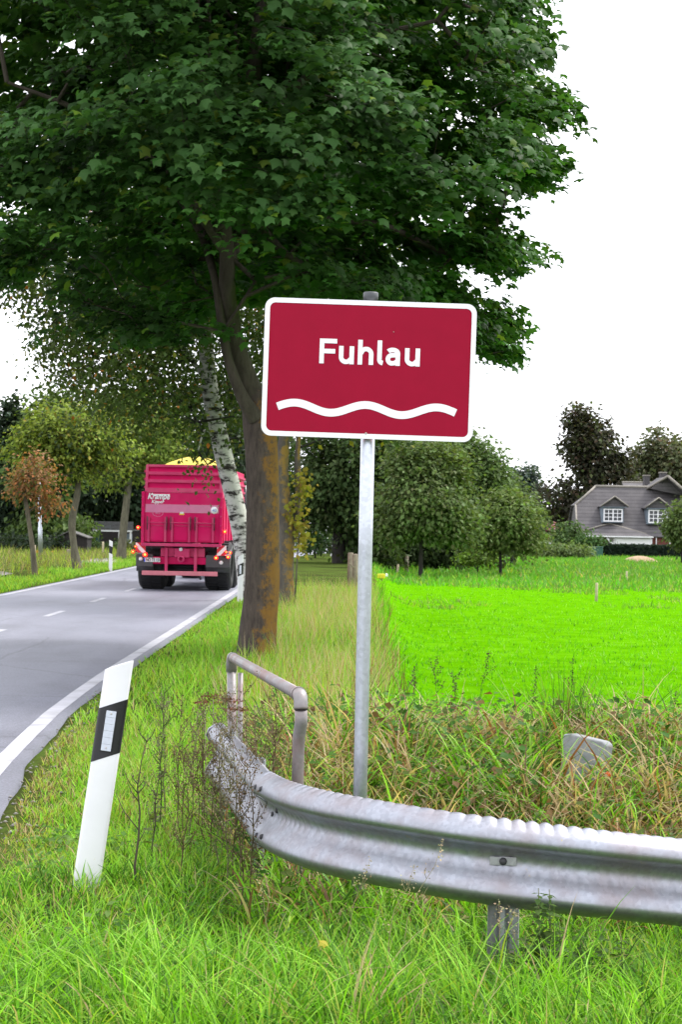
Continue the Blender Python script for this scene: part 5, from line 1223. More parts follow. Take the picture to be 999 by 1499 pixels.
# ------------------------------------------------------------------ far-verge young trees
def lobes_px(d, items):
    k = d / FPX; out = []
    for (px, py, rx, rz_, dy, w) in items:
        q = P(px, py, d + dy); out.append((np.array(q), (rx * k, rx * k * .9, rz_ * k), w))
    return out
def tree_px(name, label, d, base_px, trunk_px, items, colr, n, leaf, group, accents=(), barkm='bark', per=20, spread=.35, seed=0, flat=.7, tip=.010, shell=.4):
    b = P(base_px, 800, d); b.z = gz(b.x, d)
    tp = [(b.x, d, b.z - .2, trunk_px[0][2]), (b.x, d, b.z + .15, trunk_px[0][2] * .9)] + [wp(x, y, d, r) for x, y, r in trunk_px[1:]]
    return broad_tree(name, label, b, lobes_px(d, items), tp, colr, n, leaf, group, 'tree', barkm, accents, per, spread, seed, shell, tip, flat)
ROW = 'young trees along the far verge'
tree_px('young_tree', 'spindly young tree with thin rust-coloured leaves on far verge', 52.5, 51, [(0, 0, .10), (47, 800, .075), (40, 750, .07), (37, 725, .06), (45, 700, .04)],
        [(45, 705, 38, 28, 0, 5), (70, 735, 26, 18, .3, 2), (55, 680, 20, 22, 0, 1.5), (25, 715, 20, 15, 0, 1)], (.25, .14, .065), 2100, .12, ROW, [((.33, .13, .05), .18), ((.13, .14, .04), .2)], per=14, spread=.3, seed=21, tip=.009)
tree_px('young_tree', 'crooked-trunked young maple with yellow-green leaves on far verge', 61, 112, [(0, 0, .20), (108, 800, .12), (105, 765, .125), (112, 730, .11), (114, 700, .09), (110, 660, .05)],
        [(100, 640, 72, 48, 0, 6), (60, 660, 42, 32, 0, 2), (150, 655, 45, 42, 0, 2), (95, 685, 45, 26, 0, 1.5)], (.20, .26, .045), 13000, .155, ROW, [((.24, .20, .04), .06), ((.05, .08, .03), .2)], per=20, spread=.42, seed=22)
tree_px('young_tree', 'young maple with stout curved trunk forking beside the trailer', 75, 177, [(0, 0, .24), (179, 790, .17), (183, 750, .16), (187, 718, .14), (192, 690, .08)],
        [(200, 640, 70, 55, 0, 5), (165, 690, 35, 25, 0, 1), (225, 670, 50, 45, .5, 2), (185, 600, 50, 40, 0, 2)], (.16, .22, .042), 13000, .17, ROW, [((.20, .18, .04), .05)], per=20, spread=.45, seed=23)
BACK = 'dark trees beyond the far verge'
def bg(label, d, base, items, colr, n, leaf, group, seed, accents=(), tr=.3, barkm='dark_bark', per=20, spread=.6, shell=.42, flat=.7):
    xs = items[0]
    return tree_px('background_tree', label, d, base, [(0, 0, tr), (base, (xs[1] + 810) / 2, tr * .8), (xs[0], xs[1] + 10, tr * .6), (xs[0], xs[1] - xs[3] * .5, tr * .25)], items, colr, int(n * 1.8), leaf * 1.25, group, accents, barkm, per, spread, seed, flat, .014, shell)
bg('dark conifer-like tree at the edge of open sky behind the rusty young tree', 100, 12, [(10, 690, 42, 105, 0, 5), (20, 620, 18, 40, 0, 1), (0, 770, 55, 45, 0, 3)], (0.036, 0.058, 0.036), 6500, .26, BACK, 31)
bg('dull green tree rising above the yellow-green young maple', 98, 85, [(85, 625, 48, 60, 0, 4), (60, 700, 50, 60, 0, 3), (70, 780, 60, 32, 0, 3)], (.09, .14, .045), 7000, .25, BACK, 32)
bg('dark bushy tree behind the shed and carport', 109, 132, [(150, 695, 60, 75, 0, 6), (110, 738, 48, 42, 0, 3), (192, 728, 36, 45, 0, 3), (75, 750, 30, 40, 0, 1.5)], (0.039, 0.062, 0.034), 6000, .28, BACK, 33)
bg('dark tree right behind the red tipping trailer', 128, 235, [(240, 670, 70, 110, 0, 6), (200, 740, 40, 50, 0, 2)], (0.044, 0.065, 0.034), 6500, .30, BACK, 34)
bg('dark tree seen between the birch and the trailer top', 110, 325, [(320, 640, 65, 110, 0, 6), (350, 740, 45, 55, 0, 3)], (0.039, 0.060, 0.034), 6500, .27, BACK, 35)
bg('shady tree between the birch and the big maple trunk', 120, 395, [(390, 690, 55, 100, 0, 6), (400, 770, 45, 35, 0, 2)], (0.042, 0.065, 0.034), 5000, .27, BACK, 36)
bg('broad dark tree filling the gap above carport and shed', 135, 60, [(60, 690, 75, 95, 0, 6), (-20, 720, 60, 80, 0, 4)], (.028, .045, .026), 6000, .30, BACK, 37)
bg('broad dark tree behind the young maple with the forked trunk', 138, 190, [(190, 680, 80, 110, 0, 6)], (.030, .047, .026), 5500, .30, BACK, 38)
bg('wide dark tree standing apart at the open end of the far tree row', 118, -110, [(-110, 700, 70, 90, 0, 6), (-170, 740, 60, 60, 0, 3)], (.04, .062, .03), 4000, .30, BACK, 39)
bg('low broad green tree beyond the open end of the far tree row', 125, -260, [(-260, 730, 80, 65, 0, 6)], (.05, .075, .034), 3500, .32, BACK, 40)
MID = 'trees along the far side of the meadow'
bg('large dark round-headed tree behind the sign post and timber posts', 80, 497, [(500, 690, 72, 100, 0, 7), (540, 745, 50, 70, -.5, 4), (460, 720, 38, 70, 0, 2), (560, 660, 45, 60, 0, 2), (545, 815, 42, 20, 0, 1.2)], (.055, .09, .030), 12000, .20, MID, 41, [((.07, .09, .03), .1)], .35)
bg('olive green tree with short leaning dark trunk at the meadow edge', 73, 617, [(612, 735, 52, 52, 0, 5), (640, 695, 44, 50, 1, 4), (580, 768, 32, 24, 0, 2), (664, 772, 36, 24, 0, 2), (600, 680, 30, 30, 0, 1.5), (650, 745, 30, 25, -.6, 1.2)], (.115, .165, .055), 11000, .17, MID, 42, [((.11, .13, .05), .15)], .10)
bg('tall dark green round tree against the sky right of the sign', 96, 690, [(690, 700, 52, 62, 0, 6), (720, 740, 42, 50, 0, 3), (665, 680, 35, 45, 0, 2), (745, 765, 25, 32, 0, 1)], (.10, .16, .048), 10000, .20, MID, 43, (), .35)
bg('small light green twin-stemmed tree at the meadow edge', 78, 734, [(745, 763, 38, 34, 0, 5), (718, 786, 24, 18, 0, 2), (772, 792, 20, 16, 0, 1), (735, 740, 20, 20, 0, 1)], (.13, .19, .055), 5500, .16, MID, 44, [((.14, .17, .06), .15)], .08)
bg('dark low tree filling the gap under the olive crown', 88, 680, [(645, 785, 75, 42, 0, 4), (710, 790, 48, 36, 0, 3), (570, 792, 50, 34, 0, 3), (640, 815, 50, 18, 0, 1)], (.06, .095, .036), 6000, .2, MID, 45, (), .12)
bg('hazy blue-green far tree in the gap beside the purple beech', 240, 768, [(768, 715, 22, 34, 0, 4), (755, 740, 25, 30, 0, 2)], (.07, .10, .085), 2500, .5, MID, 46, (), .3, spread=1.0)
bg('broad mid-green tree joining the dark tree and the tall round one', 100, 610, [(605, 700, 55, 65, 0, 5), (650, 670, 40, 45, 0, 3), (570, 740, 40, 55, 0, 2), (640, 750, 45, 45, 0, 2)], (.075, .115, .042), 8000, .2, MID, 50, [((.11, .14, .05), .1)], .3)
bg('leafy green tree between the tall round tree and the far beech', 104, 752, [(748, 742, 30, 38, 0, 4), (775, 770, 26, 28, 0, 2), (725, 720, 28, 35, 0, 2)], (.085, .125, .05), 4000, .2, MID, 51, (), .2)
bg('tall purple-brown copper beech behind the country house', 192, 862, [(865, 655, 46, 62, 0, 5), (835, 750, 52, 48, 0, 5), (880, 720, 50, 45, 0, 3), (905, 690, 30, 40, 0, 1.5), (850, 620, 25, 25, 0, 1)], (.046, .047, .030), 9000, .42, MID, 47, [((.075, .055, .035), .15), ((.07, .09, .035), .2)], .5, spread=.9, shell=.55)
bg('pale brownish-green tree behind the house chimneys', 215, 975, [(975, 675, 46, 45, 0, 5), (945, 690, 25, 40, 0, 2), (1010, 690, 35, 45, 0, 2)], (.11, .125, .065), 5000, .48, MID, 48, [((.12, .09, .05), .15)], .4, spread=1.0, shell=.55)
bg('small light green tree beside the right dormer window', 118, 1000, [(1000, 765, 22, 30, 0, 5), (1010, 790, 25, 18, 0, 2)], (.11, .16, .05), 3000, .22, MID, 49, (), .1)
def shrub(name, label, d, items, colr, n, leaf, group, seed, accents=(), spread=.4):
    it = items[0]; b = P(it[0], 805, d); b.z = gz(b.x, d)
    broad_tree(name, label, b, lobes_px(d, items), [(b.x, d, b.z - .1, .05), (b.x, d, b.z + .2, .04), (b.x, d, b.z + .4, .03)], colr, n, leaf, group, 'shrub', 'dark_bark', accents, 18, spread, seed, .4, .008, .8)
SH = 'garden shrubs round the house'
shrub('shrub', 'rounded rhododendron bush in front of the left end of the house', 152, [(832, 785, 26, 17, 0, 5)], (.075, .13, .04), 2200, .3, SH, 61)
shrub('shrub', 'bush with pink blossom beside the rhododendron', 158, [(806, 778, 12, 10, 0, 3)], (.09, .10, .05), 700, .28, SH, 62, [((.45, .20, .28), .35)])
shrub('shrub', 'spreading light green bushes before the rhododendron', 135, [(840, 808, 32, 10, 0, 4), (800, 808, 26, 13, 0, 3)], (.12, .17, .06), 3000, .24, SH, 63)
shrub('shrub', 'green bush squeezed between rhododendron and garage', 150, [(868, 793, 18, 9, 0, 4)], (.06, .12, .035), 1200, .26, SH, 64)
LS = 'low shrubs beside the far verge buildings'
shrub('shrub', 'low round hedge bush beside the dark shed', 96, [(140, 800, 14, 7, 0, 3)], (.05, .085, .028), 900, .14, LS, 65, spread=.2)
shrub('shrub', 'low round hedge bush before the open carport', 96, [(166, 800, 16, 7, 0, 3)], (.05, .085, .028), 900, .14, LS, 66, spread=.2)
shrub('shrub', 'rough green bush left of the trailer wheels', 88, [(192, 804, 16, 13, 0, 3)], (.09, .10, .035), 900, .15, LS, 67, spread=.25)
shrub('shrub', 'yellow-green bush glowing under the olive tree', 82, [(700, 815, 30, 8, 0, 3)], (.13, .22, .03), 1500, .15, LS, 68, spread=.25)
shrub('shrub', 'leafy green shrub behind the ivy trunk', 90, [(462, 790, 22, 22, 0, 3)], (.05, .10, .035), 1800, .16, LS, 69, spread=.3)
shrub('shrub', 'dense dark undergrowth below the large round tree', 86, [(520, 805, 40, 22, 0, 4), (560, 818, 25, 12, 0, 1)], (.03, .05, .026), 2600, .18, LS, 70, spread=.35)
shrub('shrub', 'dark undergrowth under the conifer-like tree', 92, [(20, 800, 40, 18, 0, 4), (70, 800, 35, 18, 0, 3)], (.026, .042, .024), 2600, .2, LS, 71, spread=.35)

# ------------------------------------------------------------------ grass
def inframe(x, y, m=1.18): return np.abs(x) < .193 * y * m + .15
def stuff(o, label, cat): return tag(o, label, cat, kind='stuff')
def grass(name, label, n_t, per, area, spread, hrange, wrange, th0, th1, segs, palette, keep, patch=None, cat='grass', hfun=None):
    xy, az, idx = tufts(n_t, per, area, spread, keep)
    n = len(xy); nt = idx.max() + 1
    th = rng.uniform(.65, 1.25, nt); h = rng.uniform(*hrange, n) * th[idx]
    if hfun is not None: h *= hfun(xy[:, 0], xy[:, 1])
    w = rng.uniform(*wrange, n)
    lean_az = rng.uniform(0, 2 * np.pi, nt)[idx]; az = np.where(rng.random(n) < .35, lean_az + rng.normal(0, .5, n), az)
    pal = np.array([c for c, _ in palette]); pw = np.array([q for _, q in palette], float); pw /= pw.sum()
    tuft_c = rng.choice(len(pal), nt, p=pw); pick = np.where(rng.random(n) < .55, tuft_c[idx], rng.choice(len(pal), n, p=pw))
    if patch is not None: pick = patch(xy[:, 0], xy[:, 1], pick)
    cols = pal[pick] * rng.uniform(.72, 1.28, (n, 1)) * rng.uniform(.92, 1.08, (n, 3))
    o = blades(name, on_ground(xy), h, w, az, rng.uniform(*th0, n), rng.uniform(*th1, n), segs, np.clip(cols, .004, .9), M['grass'])
    return stuff(o, label, cat)
G1, G2, G3, YG, TAN, BRN, RUS = (.18, .42, .022), (.08, .215, .014), (.28, .52, .06), (.32, .42, .05), (.42, .33, .18), (.19, .12, .06), (.26, .11, .045)
right = lambda x, y: (x > road_r(y) + .10) & inframe(x, y)
def near_keep(x, y): return right(x, y) & (x > -2.2)
def nearh(x, y): return .55 + .55 * sstep(-1.4, .1, x) * (1 - .5 * sstep(7.2, 8.4, y)) + .25 * sstep(6.9, 6.0, y) + .35 * (vnoise(x, y, .5, 8) - .5)
grass('foreground_grass', 'long bright green grass arching in the foreground', 3400, 11, (-2.0, 2.0, 5.3, 8.6), .035, (.10, .27), (.0045, .0105), (.05, .5), (.3, 1.9), 4,
      [(G1, 4), (G2, 4.5), (G3, 3.5), (YG, 1.2), (TAN, .9), ((.04, .11, .012), 2)], near_keep, hfun=nearh)
grass('long_grass', 'long glossy clumps of arching grass in front of the crash barrier', 240, 26, (-1.9, 1.9, 5.6, 7.0), .05, (.24, .46), (.005, .010), (.1, .6), (.7, 2.1), 6,
      [(G1, 4), (G2, 3), (G3, 4), (YG, 1.2), (TAN, .6)], lambda x, y: near_keep(x, y) & (y < 6.62 + .25 * sstep(.2, -.8, x)), hfun=lambda x, y: .8 + .3 * sstep(6.7, 6.1, y))
grass('foreground_thatch', 'short matted straw and grass between the long blades', 2600, 12, (-2.0, 2.0, 5.3, 9.5), .05, (.04, .11), (.003, .006), (.3, 1.2), (.2, 1.2), 2,
      [(G2, 3), (YG, 2), (TAN, 3), (BRN, 1)], near_keep)
grass('verge_grass', 'grass on the near verge beside the leaning marker post', 3100, 13, (-2.5, .6, 8.4, 15), .045, (.06, .17), (.0045, .0095), (.05, .6), (.2, 1.4), 3,
      [(G1, 4), (G2, 2), (G3, 4), (YG, 2.5), (TAN, .8), (BRN, .3)], right, lambda x, y, p: np.where((rng.random(len(x)) < .7 * sstep(.55, .1, x - road_r(y)) + .15 * (vnoise(x, y, .6, 71) > .6)), rng.choice([3, 4, 5], len(x), p=[.35, .4, .25]), p), hfun=lambda x, y: .45 + .8 * sstep(.1, .9, x - road_r(y)))
grass('far_verge_grass', 'rough verge grass running along the road past the maple trunk', 4600, 12, (-2.6, 1.6, 15, 46), .09, (.10, .26), (.008, .016), (.05, .6), (.2, 1.2), 2,
      [(G1, 4), (G2, 1.5), (G3, 4), (YG, 2.4), (TAN, .8)], lambda x, y: right(x, y) & (x < meadow_x0(y) + .1), hfun=lambda x, y: .45 + .8 * sstep(.1, 1.0, x - road_r(y)))
grass('dry_grass', 'tall pale straw-coloured grass between maple trunk and meadow', 2100, 13, (-1.3, 1.6, 14.0, 46), .13, (.30, .62), (.004, .009), (.02, .35), (.1, .9), 4,
      [(TAN, 3.5), ((.48, .40, .25), 3), (YG, 3), (RUS, .6), (G1, 3)], lambda x, y: inframe(x, y) & (x < meadow_x0(y) + .05) & (x > -.95 + .25 * np.sin(y)) & (vnoise(x, y, 1.6, 31) > .40))
def bank_h(x, y): return .70 + .40 * sstep(7.4, 8.6, y) - .28 * sstep(12, 15, y) + .5 * (vnoise(x, y, .8, 12) - .5)
def bank_keep(x, y): return inframe(x, y) & (y > 7.30 + .18 * np.clip(x - .2, 0, 2) - .3 * sstep(0.2, 1.5, x)) & (x > -.62 + .25 * sstep(9.5, 8, y)) & (y < 15.6) & ~((np.abs(x - 1.5) < .22) & (y > 10.75) & (y < 11.4))
def bank_patch(x, y, pick):
    q = vnoise(x, y, .7, 17) + .35 * (vnoise(x, y, .25, 18) - .5); r = rng.random(len(x))
    return np.where((q > .56) & (r < .55), rng.choice([3, 4, 5, 6], len(x), p=[.35, .35, .18, .12]), pick)
DK = (.032, .085, .012)
BANK_PAL = [(G1, 4), (G2, 4.5), (G3, 3), (TAN, 1.8), ((.48, .37, .22), 1.4), (BRN, 1.6), (RUS, .8), (DK, 3.2)]
grass('bank_grass', 'tangled tall green and withered grass on the ditch bank', 3500, 14, (-.8, 3.8, 7.2, 15.6), .07, (.26, .56), (.008, .020), (.05, .7), (.7, 2.8), 5, BANK_PAL, bank_keep, bank_patch, hfun=bank_h)
grass('bank_thatch', 'low withered thatch under the tall bank grass', 1700, 14, (-.8, 3.8, 7.2, 15.6), .09, (.15, .34), (.008, .014), (.4, 1.3), (.6, 1.9), 3, [((.10, .065, .03), 4), (BRN, 2), (DK, 4), (RUS, 1)], bank_keep)
grass('meadow_grass', 'short vivid green blades of the mown meadow', 28000, 5, (.2, 15, 15.8, 75), .14, (.04, .12), (.010, .022), (.0, .6), (.1, .8), 2,
      [((.09, .32, .002), 5), ((.14, .42, .004), 4), ((.22, .48, .05), 2.2), ((.30, .46, .12), 1.2), ((.04, .15, .01), 1.5)], lambda x, y: inframe(x, y) & (x > meadow_x0(y) - .2) & (rng.random(len(x)) < np.clip(26 / y, 0, 1)))
grass('meadow_tussocks', 'duller longer tussocks scattered along the meadow', 900, 16, (1.2, 16, 40, 76), .22, (.10, .26), (.015, .03), (.05, .6), (.2, 1.0), 3,
      [((.10, .20, .03), 3), ((.13, .20, .05), 3), (YG, 1.5), (TAN, .6)], lambda x, y: inframe(x, y) & (x > meadow_x0(y)) & (vnoise(x, y * .5, 2.6, 41) > .66 - .4 * sstep(54, 66, y)))
grass('margin_weeds', 'brownish weedy fringe along the left margin of the meadow', 420, 16, (-.2, 2.2, 15, 60), .12, (.25, .60), (.006, .014), (.02, .4), (.1, 1.0), 4,
      [(BRN, 2), (RUS, 1), (TAN, 1.5), (G2, 3), (G1, 2)], lambda x, y: (np.abs(x - meadow_x0(y)) < .30) & (vnoise(x, y, 1.8, 55) > .45))
grass('rough_pasture', 'rough dull green pasture between meadow and house hedge', 6000, 10, (-1, 34, 62, 150), .6, (.14, .40), (.04, .08), (.05, .6), (.2, 1.0), 2,
      [((.11, .27, .03), 3), ((.15, .29, .05), 3), ((.10, .34, .015), 4), (YG, .8), (TAN, .12)], lambda x, y: inframe(x, y) & (x > meadow_x0(y) - .4 + 2 * sstep(80, 95, y)))
grass('opposite_verge_grass', 'bright grass strip along the far edge of the road', 3200, 12, (-11.0, -7.85, 36, 110), .16, (.10, .22), (.014, .028), (.05, .6), (.2, 1.0), 3,
      [((.12, .30, .02), 4), (G3, 3), (YG, 2)], lambda x, y: (x < road_l(y) - .06) & (x > -9.2 - .4 * np.sin(y * .7)) & inframe(x, y, 1.6))
grass('opposite_rough_grass', 'taller brownish grass behind the far row of young trees', 3800, 11, (-34, -8.6, 36, 115), .3, (.22, .50), (.016, .032), (.05, .5), (.1, .9), 2,
      [(YG, 3), ((.14, .20, .05), 3), ((.24, .20, .09), 2), (TAN, .8)], lambda x, y: (x < -8.9 - .4 * np.sin(y * .7)) & inframe(x, y, 1.6))

def herbs(name, label, n, area, zr, sz, pal, keep):
    x, y = rng.uniform(area[0], area[1], n), rng.uniform(area[2], area[3], n); k = keep(x, y) & (vnoise(x, y, .45, 61) > .52); x, y = x[k], y[k]; n = len(x)
    C = np.stack([x, y, ground_z(x, y) + rng.uniform(*zr, n)], 1); az = rng.random(n) * 6.28; U = np.stack([np.cos(az), np.sin(az), rng.uniform(-.5, .4, n)], 1)
    cols = np.array(pal)[rng.integers(0, len(pal), n)] * rng.uniform(.7, 1.3, (n, 1))
    stuff(leaves(name, C, rng.normal(0, .35, (n, 3)) + [0, -.15, 1], U, rng.uniform(*sz, n), OVAL_T, OVAL_F, cols, M['leaf']), label, 'weeds')
herbs('foreground_herbs', 'small broad-leaved weeds mixed into the foreground grass', 9000, (-1.9, 1.9, 5.6, 9.5), (.01, .13), (.018, .05), [(.06, .15, .02), (.09, .20, .03), (.13, .22, .05)], near_keep)
herbs('bank_herbs', 'broad-leaved weeds among the tall bank grass', 11000, (-.6, 3.6, 7.5, 15), (.08, .42), (.03, .08), [(.04, .11, .015), (.07, .16, .025), (.10, .14, .03), (.13, .08, .03)], bank_keep)

# small stones on the shoulder, one mesh of many
st_v, st_f = [], []
ico = [(0, 0, 1), (.9, 0, .2), (.28, .85, .2), (-.72, .53, .25), (-.72, -.53, .2), (.28, -.85, .25), (0, 0, -.4)]
icf = [(0, 1, 2), (0, 2, 3), (0, 3, 4), (0, 4, 5), (0, 5, 1), (6, 2, 1), (6, 3, 2), (6, 4, 3), (6, 5, 4), (6, 1, 5)]
for k in range(170):
    y = random.uniform(9.5, 18); x = float(road_r(y)) + abs(random.gauss(.02, .14)) + .02; s = random.uniform(.006, .022); a = random.random() * 6.3; z = gz(x, y)
    b0 = len(st_v)
    for v in ico: q = Matrix.Rotation(a, 3, 'Z') @ Vector(v) * s * random.uniform(.8, 1.2); st_v.append((x + q.x, y + q.y, z + q.z * .6 + s * .2))
    st_f += [tuple(i + b0 for i in f) for f in icf]
M['stone'] = plain('shoulder_stones', (.20, .19, .17), .9, noise=.3, scale=12)
stuff(link('shoulder_stones', np_mesh('stones', st_v, [st_f]), M['stone']), 'loose small stones along the asphalt edge', 'stones')

# ------------------------------------------------------------------ weeds
def seed_weed(name, label, x, y, h, colr, group, branches=9, seeds=26, lean=(0, 0), stem=.0035, top=.55, cat='weed', leafs=0, leafc=(.12, .16, .05), seed_s=.011):
    """dry stalk: a stem, side twigs and many small seed heads"""
    z = gz(x, y); root = tag(empty(name, (x, y, z)), label, cat, group); mb = MB(); pts = [Vector((0, 0, -.03))]
    for k in range(1, 7): t = k / 6; pts.append(Vector((lean[0] * t * t + random.gauss(0, .008), lean[1] * t * t + random.gauss(0, .008), h * t)))
    mb.tube(pts, [stem * (1.1 - .85 * k / 6) for k in range(7)], 5); SC = []
    for b in range(branches):
        t = random.uniform(.25, .97); i = min(5, int(t * 6)); p0 = pts[i].lerp(pts[i + 1], t * 6 - i); a = random.random() * 6.28; L = h * random.uniform(.12, .34) * (1.15 - t * .7)
        e = p0 + Vector((math.cos(a) * L * .55, math.sin(a) * L * .55, L * .8)); m = p0.lerp(e, .5) + Vector((math.cos(a), math.sin(a), 0)) * L * .08
        mb.tube([p0, m, e], [stem * .5, stem * .38, stem * .2], 4)
        for s in range(seeds // 2): u = random.uniform(.2, 1); q = (p0.lerp(m, u * 2) if u < .5 else m.lerp(e, u * 2 - 1)); SC.append(q + Vector((random.gauss(0, .009), random.gauss(0, .009), random.gauss(0, .009))))
    for s in range(seeds * 2): u = random.uniform(top, 1); i = min(5, int(u * 6)); SC.append(pts[i].lerp(pts[i + 1], u * 6 - i) + Vector((random.gauss(0, .01), random.gauss(0, .01), random.gauss(0, .01))))
    me = mb.mesh('stem'); a = me.color_attributes.new('Col', 'FLOAT_COLOR', 'POINT'); c = rot_noise([q * .8 for q in colr], 1, .1)[0]
    a.data.foreach_set('color', np.tile([*c, 1], len(me.vertices)).astype(np.float32)); link('stem', me, M['weed'], root)
    SC = np.array([list(q) for q in SC]); n = len(SC)
    tag(leaves('seed_heads', SC, rng.normal(0, 1, (n, 3)), rng.normal(0, 1, (n, 3)), seed_s * rng.uniform(.6, 1.3, n), OVAL_T, OVAL_F, rot_noise(colr, n, .4), M['weed'], root), kind='stuff')
    if leafs:
        t = rng.random(leafs) * .85; LC = np.array([list(pts[min(5, int(q * 6))].lerp(pts[min(5, int(q * 6)) + 1], q * 6 - min(5, int(q * 6)))) for q in t]); az = rng.random(leafs) * 6.28
        U = np.stack([np.cos(az), np.sin(az), -.15 + 0 * az], 1); N = rng.normal(0, .3, (leafs, 3)) + [0, 0, 1]
        tag(leaves('foliage', LC, N, U, rng.uniform(.03, .07, leafs) * (1.2 - t), OVAL_T, OVAL_F, rot_noise(leafc, leafs, .25), M['leaf'], root), kind='stuff')
    return root
def wpx(px, py_top, d): q = P(px, py_top, d); return q.x, d, q.z - gz(q.x, d)
DW = 'dry weeds in front of the straight barrier end'
BRW, GRW = (.145, .105, .06), (.19, .17, .10)
for k, (px, py, d) in enumerate([(330, 1045, 8.6), (345, 1010, 8.9), (365, 1000, 8.4), (380, 1030, 8.1), (312, 1060, 8.7), (298, 1075, 8.9), (282, 1040, 9.2), (300, 1015, 9.6), (272, 1065, 9.3), (352, 1060, 7.9), (372, 1080, 7.6), (388, 1040, 8.8), (322, 1095, 8.2), (340, 1110, 7.9), (262, 1020, 9.8), (246, 1005, 10.2), (404, 1040, 9.4), (420, 1030, 9.9), (408, 1010, 10.5), (360, 1120, 7.5)] + [(random.uniform(235, 425), random.uniform(1000, 1110), random.uniform(7.6, 10.2)) for _ in range(10)]):
    x, y, h = wpx(px, py, d)
    if x > P(395, 1100, d).x + .1 * (d - 7.7) and d < 8.4: continue
    seed_weed('mugwort_plant', 'dry brown seeding mugwort stalk growing against the straight barrier end', x, y, max(.25, h), BRW if k % 3 else GRW, DW, 16, 30, (random.gauss(0, .05), random.gauss(0, .05)), .0035, .5)
x, y, h = wpx(205, 1075, 7.9); x = P(203, 1200, 7.9).x
seed_weed('mugwort_plant', 'single bare brown weed stalk beside the leaning marker post', x, y, h, (.10, .085, .06), 'lone weeds on the verge', 9, 8, (.02, 0), .006, .7)
x, y, h = wpx(228, 1075, 8.6); seed_weed('mugwort_plant', 'grey-brown branched weed between marker post and barrier weeds', x, y, h, (.12, .11, .07), 'lone weeds on the verge', 16, 18, (.03, 0), .004, .5, leafs=14)
x, y, h = wpx(237, 1000, 9.6); seed_weed('mugwort_plant', 'tall dark green leafy weed on the verge behind the marker post', x, y, h, (.07, .09, .04), 'lone weeds on the verge', 14, 16, (.02, 0), .004, .5, leafs=60)
for k, (px, py, d) in enumerate([(312, 1022, 10.0), (334, 1027, 9.8), (346, 1040, 9.5), (300, 1030, 10.2)]):
    x, y, h = wpx(px, py, d); z = gz(x, y); root = tag(empty('yarrow_plant', (x, y, z)), 'rust-brown flat flower head of withered yarrow by the handrail', 'weed', 'withered yarrow heads')
    MB().tube([(0, 0, -.03), (.01, 0, h * .5), (0, 0, h)], [.003, .003, .002], 5).build('stem', M['wood_grey'], root)
    n = 90; r = np.sqrt(rng.random(n)) * .075; a = rng.random(n) * 6.28; SC = np.stack([r * np.cos(a), r * np.sin(a), h + .012 - 1.6 * r * r + rng.normal(0, .004, n)], 1)
    tag(leaves('flower_head', SC, rng.normal(0, .5, (n, 3)) + [0, 0, 1], rng.normal(0, 1, (n, 3)), .018 * rng.uniform(.6, 1.2, n), OVAL_T, OVAL_F, rot_noise((.16, .065, .035), n, .35), M['weed'], root), kind='stuff')
SP = 'dark dock spikes along the meadow edge'
for (px, py, d) in [(985, 1012, 13.2), (920, 1012, 13.8), (887, 1020, 13.4), (672, 985, 14.5), (640, 960, 15.0), (610, 975, 14.6), (848, 962, 15.2), (700, 955, 15.5), (780, 975, 15), (963, 1035, 12.8), (905, 1028, 13)]:
    x, y, h = wpx(px, py, d)
    seed_weed('dock_plant', 'slender dark seed spike standing up against the bright meadow', x, y, max(.3, h), (.075, .06, .04), SP, 3, 34, (random.gauss(0, .05), 0), .0035, .68, seed_s=.016)
x, y, h = wpx(690, 975, 14.2)
# nettles in front of the rail
NT = 'nettles in front of the crash barrier'
def nettle(px, py, d, label, n_l=34):
    x, y, h = wpx(px, py, d); h = max(h, .12); z = gz(x, y); root = tag(empty('nettle_plant', (x, y, z)), label, 'nettle', NT)
    MB().tube([(0, 0, -.03), (.01, .01, h * .5), (0, 0, h)], [.004, .003, .0015], 5).build('stem', plain('nettle_stem', (.10, .11, .04), .8) if 'nettle_stem' not in bpy.data.materials else bpy.data.materials['nettle_stem'], root)
    C = []; U = []; S = []
    for k in range(n_l // 2):
        t = .25 + .75 * k / (n_l / 2); a = k * 1.57 + random.gauss(0, .2)
        for s in (0, math.pi): C.append((.0, 0, h * t)); U.append((math.cos(a + s), math.sin(a + s), -.25 - .2 * random.random())); S.append(.075 * (1.15 - .75 * t) * random.uniform(.8, 1.2))
    C, U, S = np.array(C), np.array(U), np.array(S); n = len(C)
    tag(leaves('foliage', C, rng.normal(0, .25, (n, 3)) + [0, -.1, 1], U, S, OVAL_T, OVAL_F, rot_noise((.075, .13, .035), n, .25), M['leaf'], root), kind='stuff')
nettle(789, 1300, 6.45, 'tall nettle with pale tip reaching above the barrier edge')
nettle(805, 1302, 6.46, 'nettle with drooping top reaching above the barrier edge')
for (px, py, d) in [(770, 1370, 6.40), (820, 1350, 6.42), (850, 1365, 6.45), (745, 1385, 6.38), (880, 1355, 6.45), (800, 1385, 6.35), (835, 1395, 6.36), (910, 1370, 6.42)]:
    nettle(px, py, d, 'low leafy nettle in the grass below the barrier', 26)
for (px, py, d) in [(955, 1215, 7.4), (985, 1205, 7.5), (930, 1222, 7.4)]: nettle(px, py, d, 'nettle growing up behind the barrier among bank grass', 30)
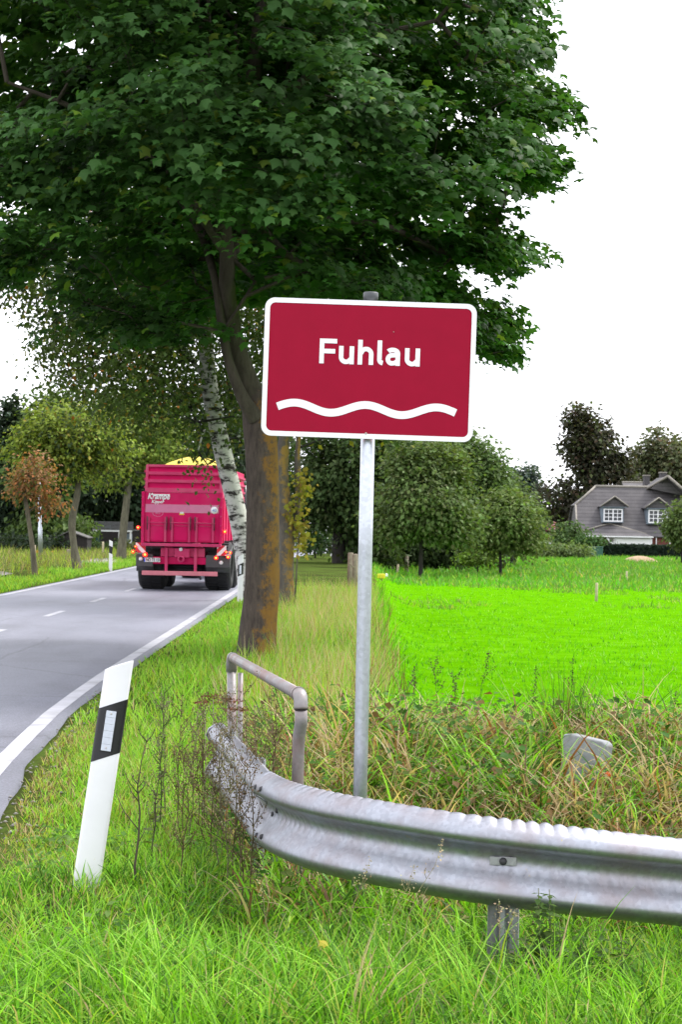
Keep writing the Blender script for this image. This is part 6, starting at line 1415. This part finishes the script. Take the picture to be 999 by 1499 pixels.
# feathery grass stalks in the foreground and over the barrier
FS = 'pale seeding grass stalks'
for (px, py, d, lx) in [(380, 1280, 6.5, -.05), (655, 1230, 6.45, .18), (540, 1255, 6.5, .10), (455, 1030, 8.5, .02), (440, 960, 9.5, -.03), (650, 1085, 8.6, .08), (735, 1320, 6.4, 0), (755, 1330, 6.4, .01), (610, 1265, 6.45, .12), (700, 1110, 8.2, -.08), (590, 1040, 10, .05)]:
    x, y, h = wpx(px, py, d)
    seed_weed('grass_stalk', 'thin pale flowering grass stalk with feathery tip', x - lx, y, max(h, .2), (.36, .30, .17), FS, 2, 16, (lx, 0), .0022, .78, 'grass stalk', seed_s=.009)
# tall fresh tussock on the far bank
xy, az, idx = tufts(1, 120, (P(832, 1030, 12.2).x, P(832, 1030, 12.2).x + .01, 12.15, 12.2), .07); n = len(xy)
tag(blades('reed_tussock', on_ground(xy), rng.uniform(.4, .72, n), rng.uniform(.006, .012, n), az, rng.uniform(.0, .25, n), rng.uniform(.1, .7, n), 5, np.array([G1, G2, BRN, (.06, .11, .03)])[rng.choice(4, n)] * rng.uniform(.7, 1.2, (n, 1)), M['grass']), 'upright dark reed tussock behind the concrete block', 'reed', kind='stuff')
# fallen leaves
FL = 'fallen orange leaves'
for (px, py, d, lab, c) in [(852, 1489, 6.22, 'orange fallen maple leaf lying in the foreground grass', (.42, .09, .02)), (868, 1491, 6.24, 'brown-orange fallen leaf touching another in the grass', (.35, .10, .03)), (893, 1136, 10.3, 'bright orange leaf caught in the bank below the concrete block', (.55, .10, .02)), (478, 1385, 6.5, 'yellow fallen leaf under the bend of the barrier', (.45, .36, .05))]:
    q = P(px, py, d); o = link('fallen_leaf', np_mesh('fallen_leaf', MAPLE_T * [1, 1, 1.5], [MAPLE_F], np.repeat(rot_noise(c, 1, .05), len(MAPLE_T), 0)), M['leaf'])
    o.location = q; o.rotation_euler = (random.uniform(.5, 1.1), random.uniform(-.3, .3), random.uniform(-1, 1)); o.scale = (.075 if d < 6.4 else .038,) * 3
    tag(o, lab, 'leaf', FL)
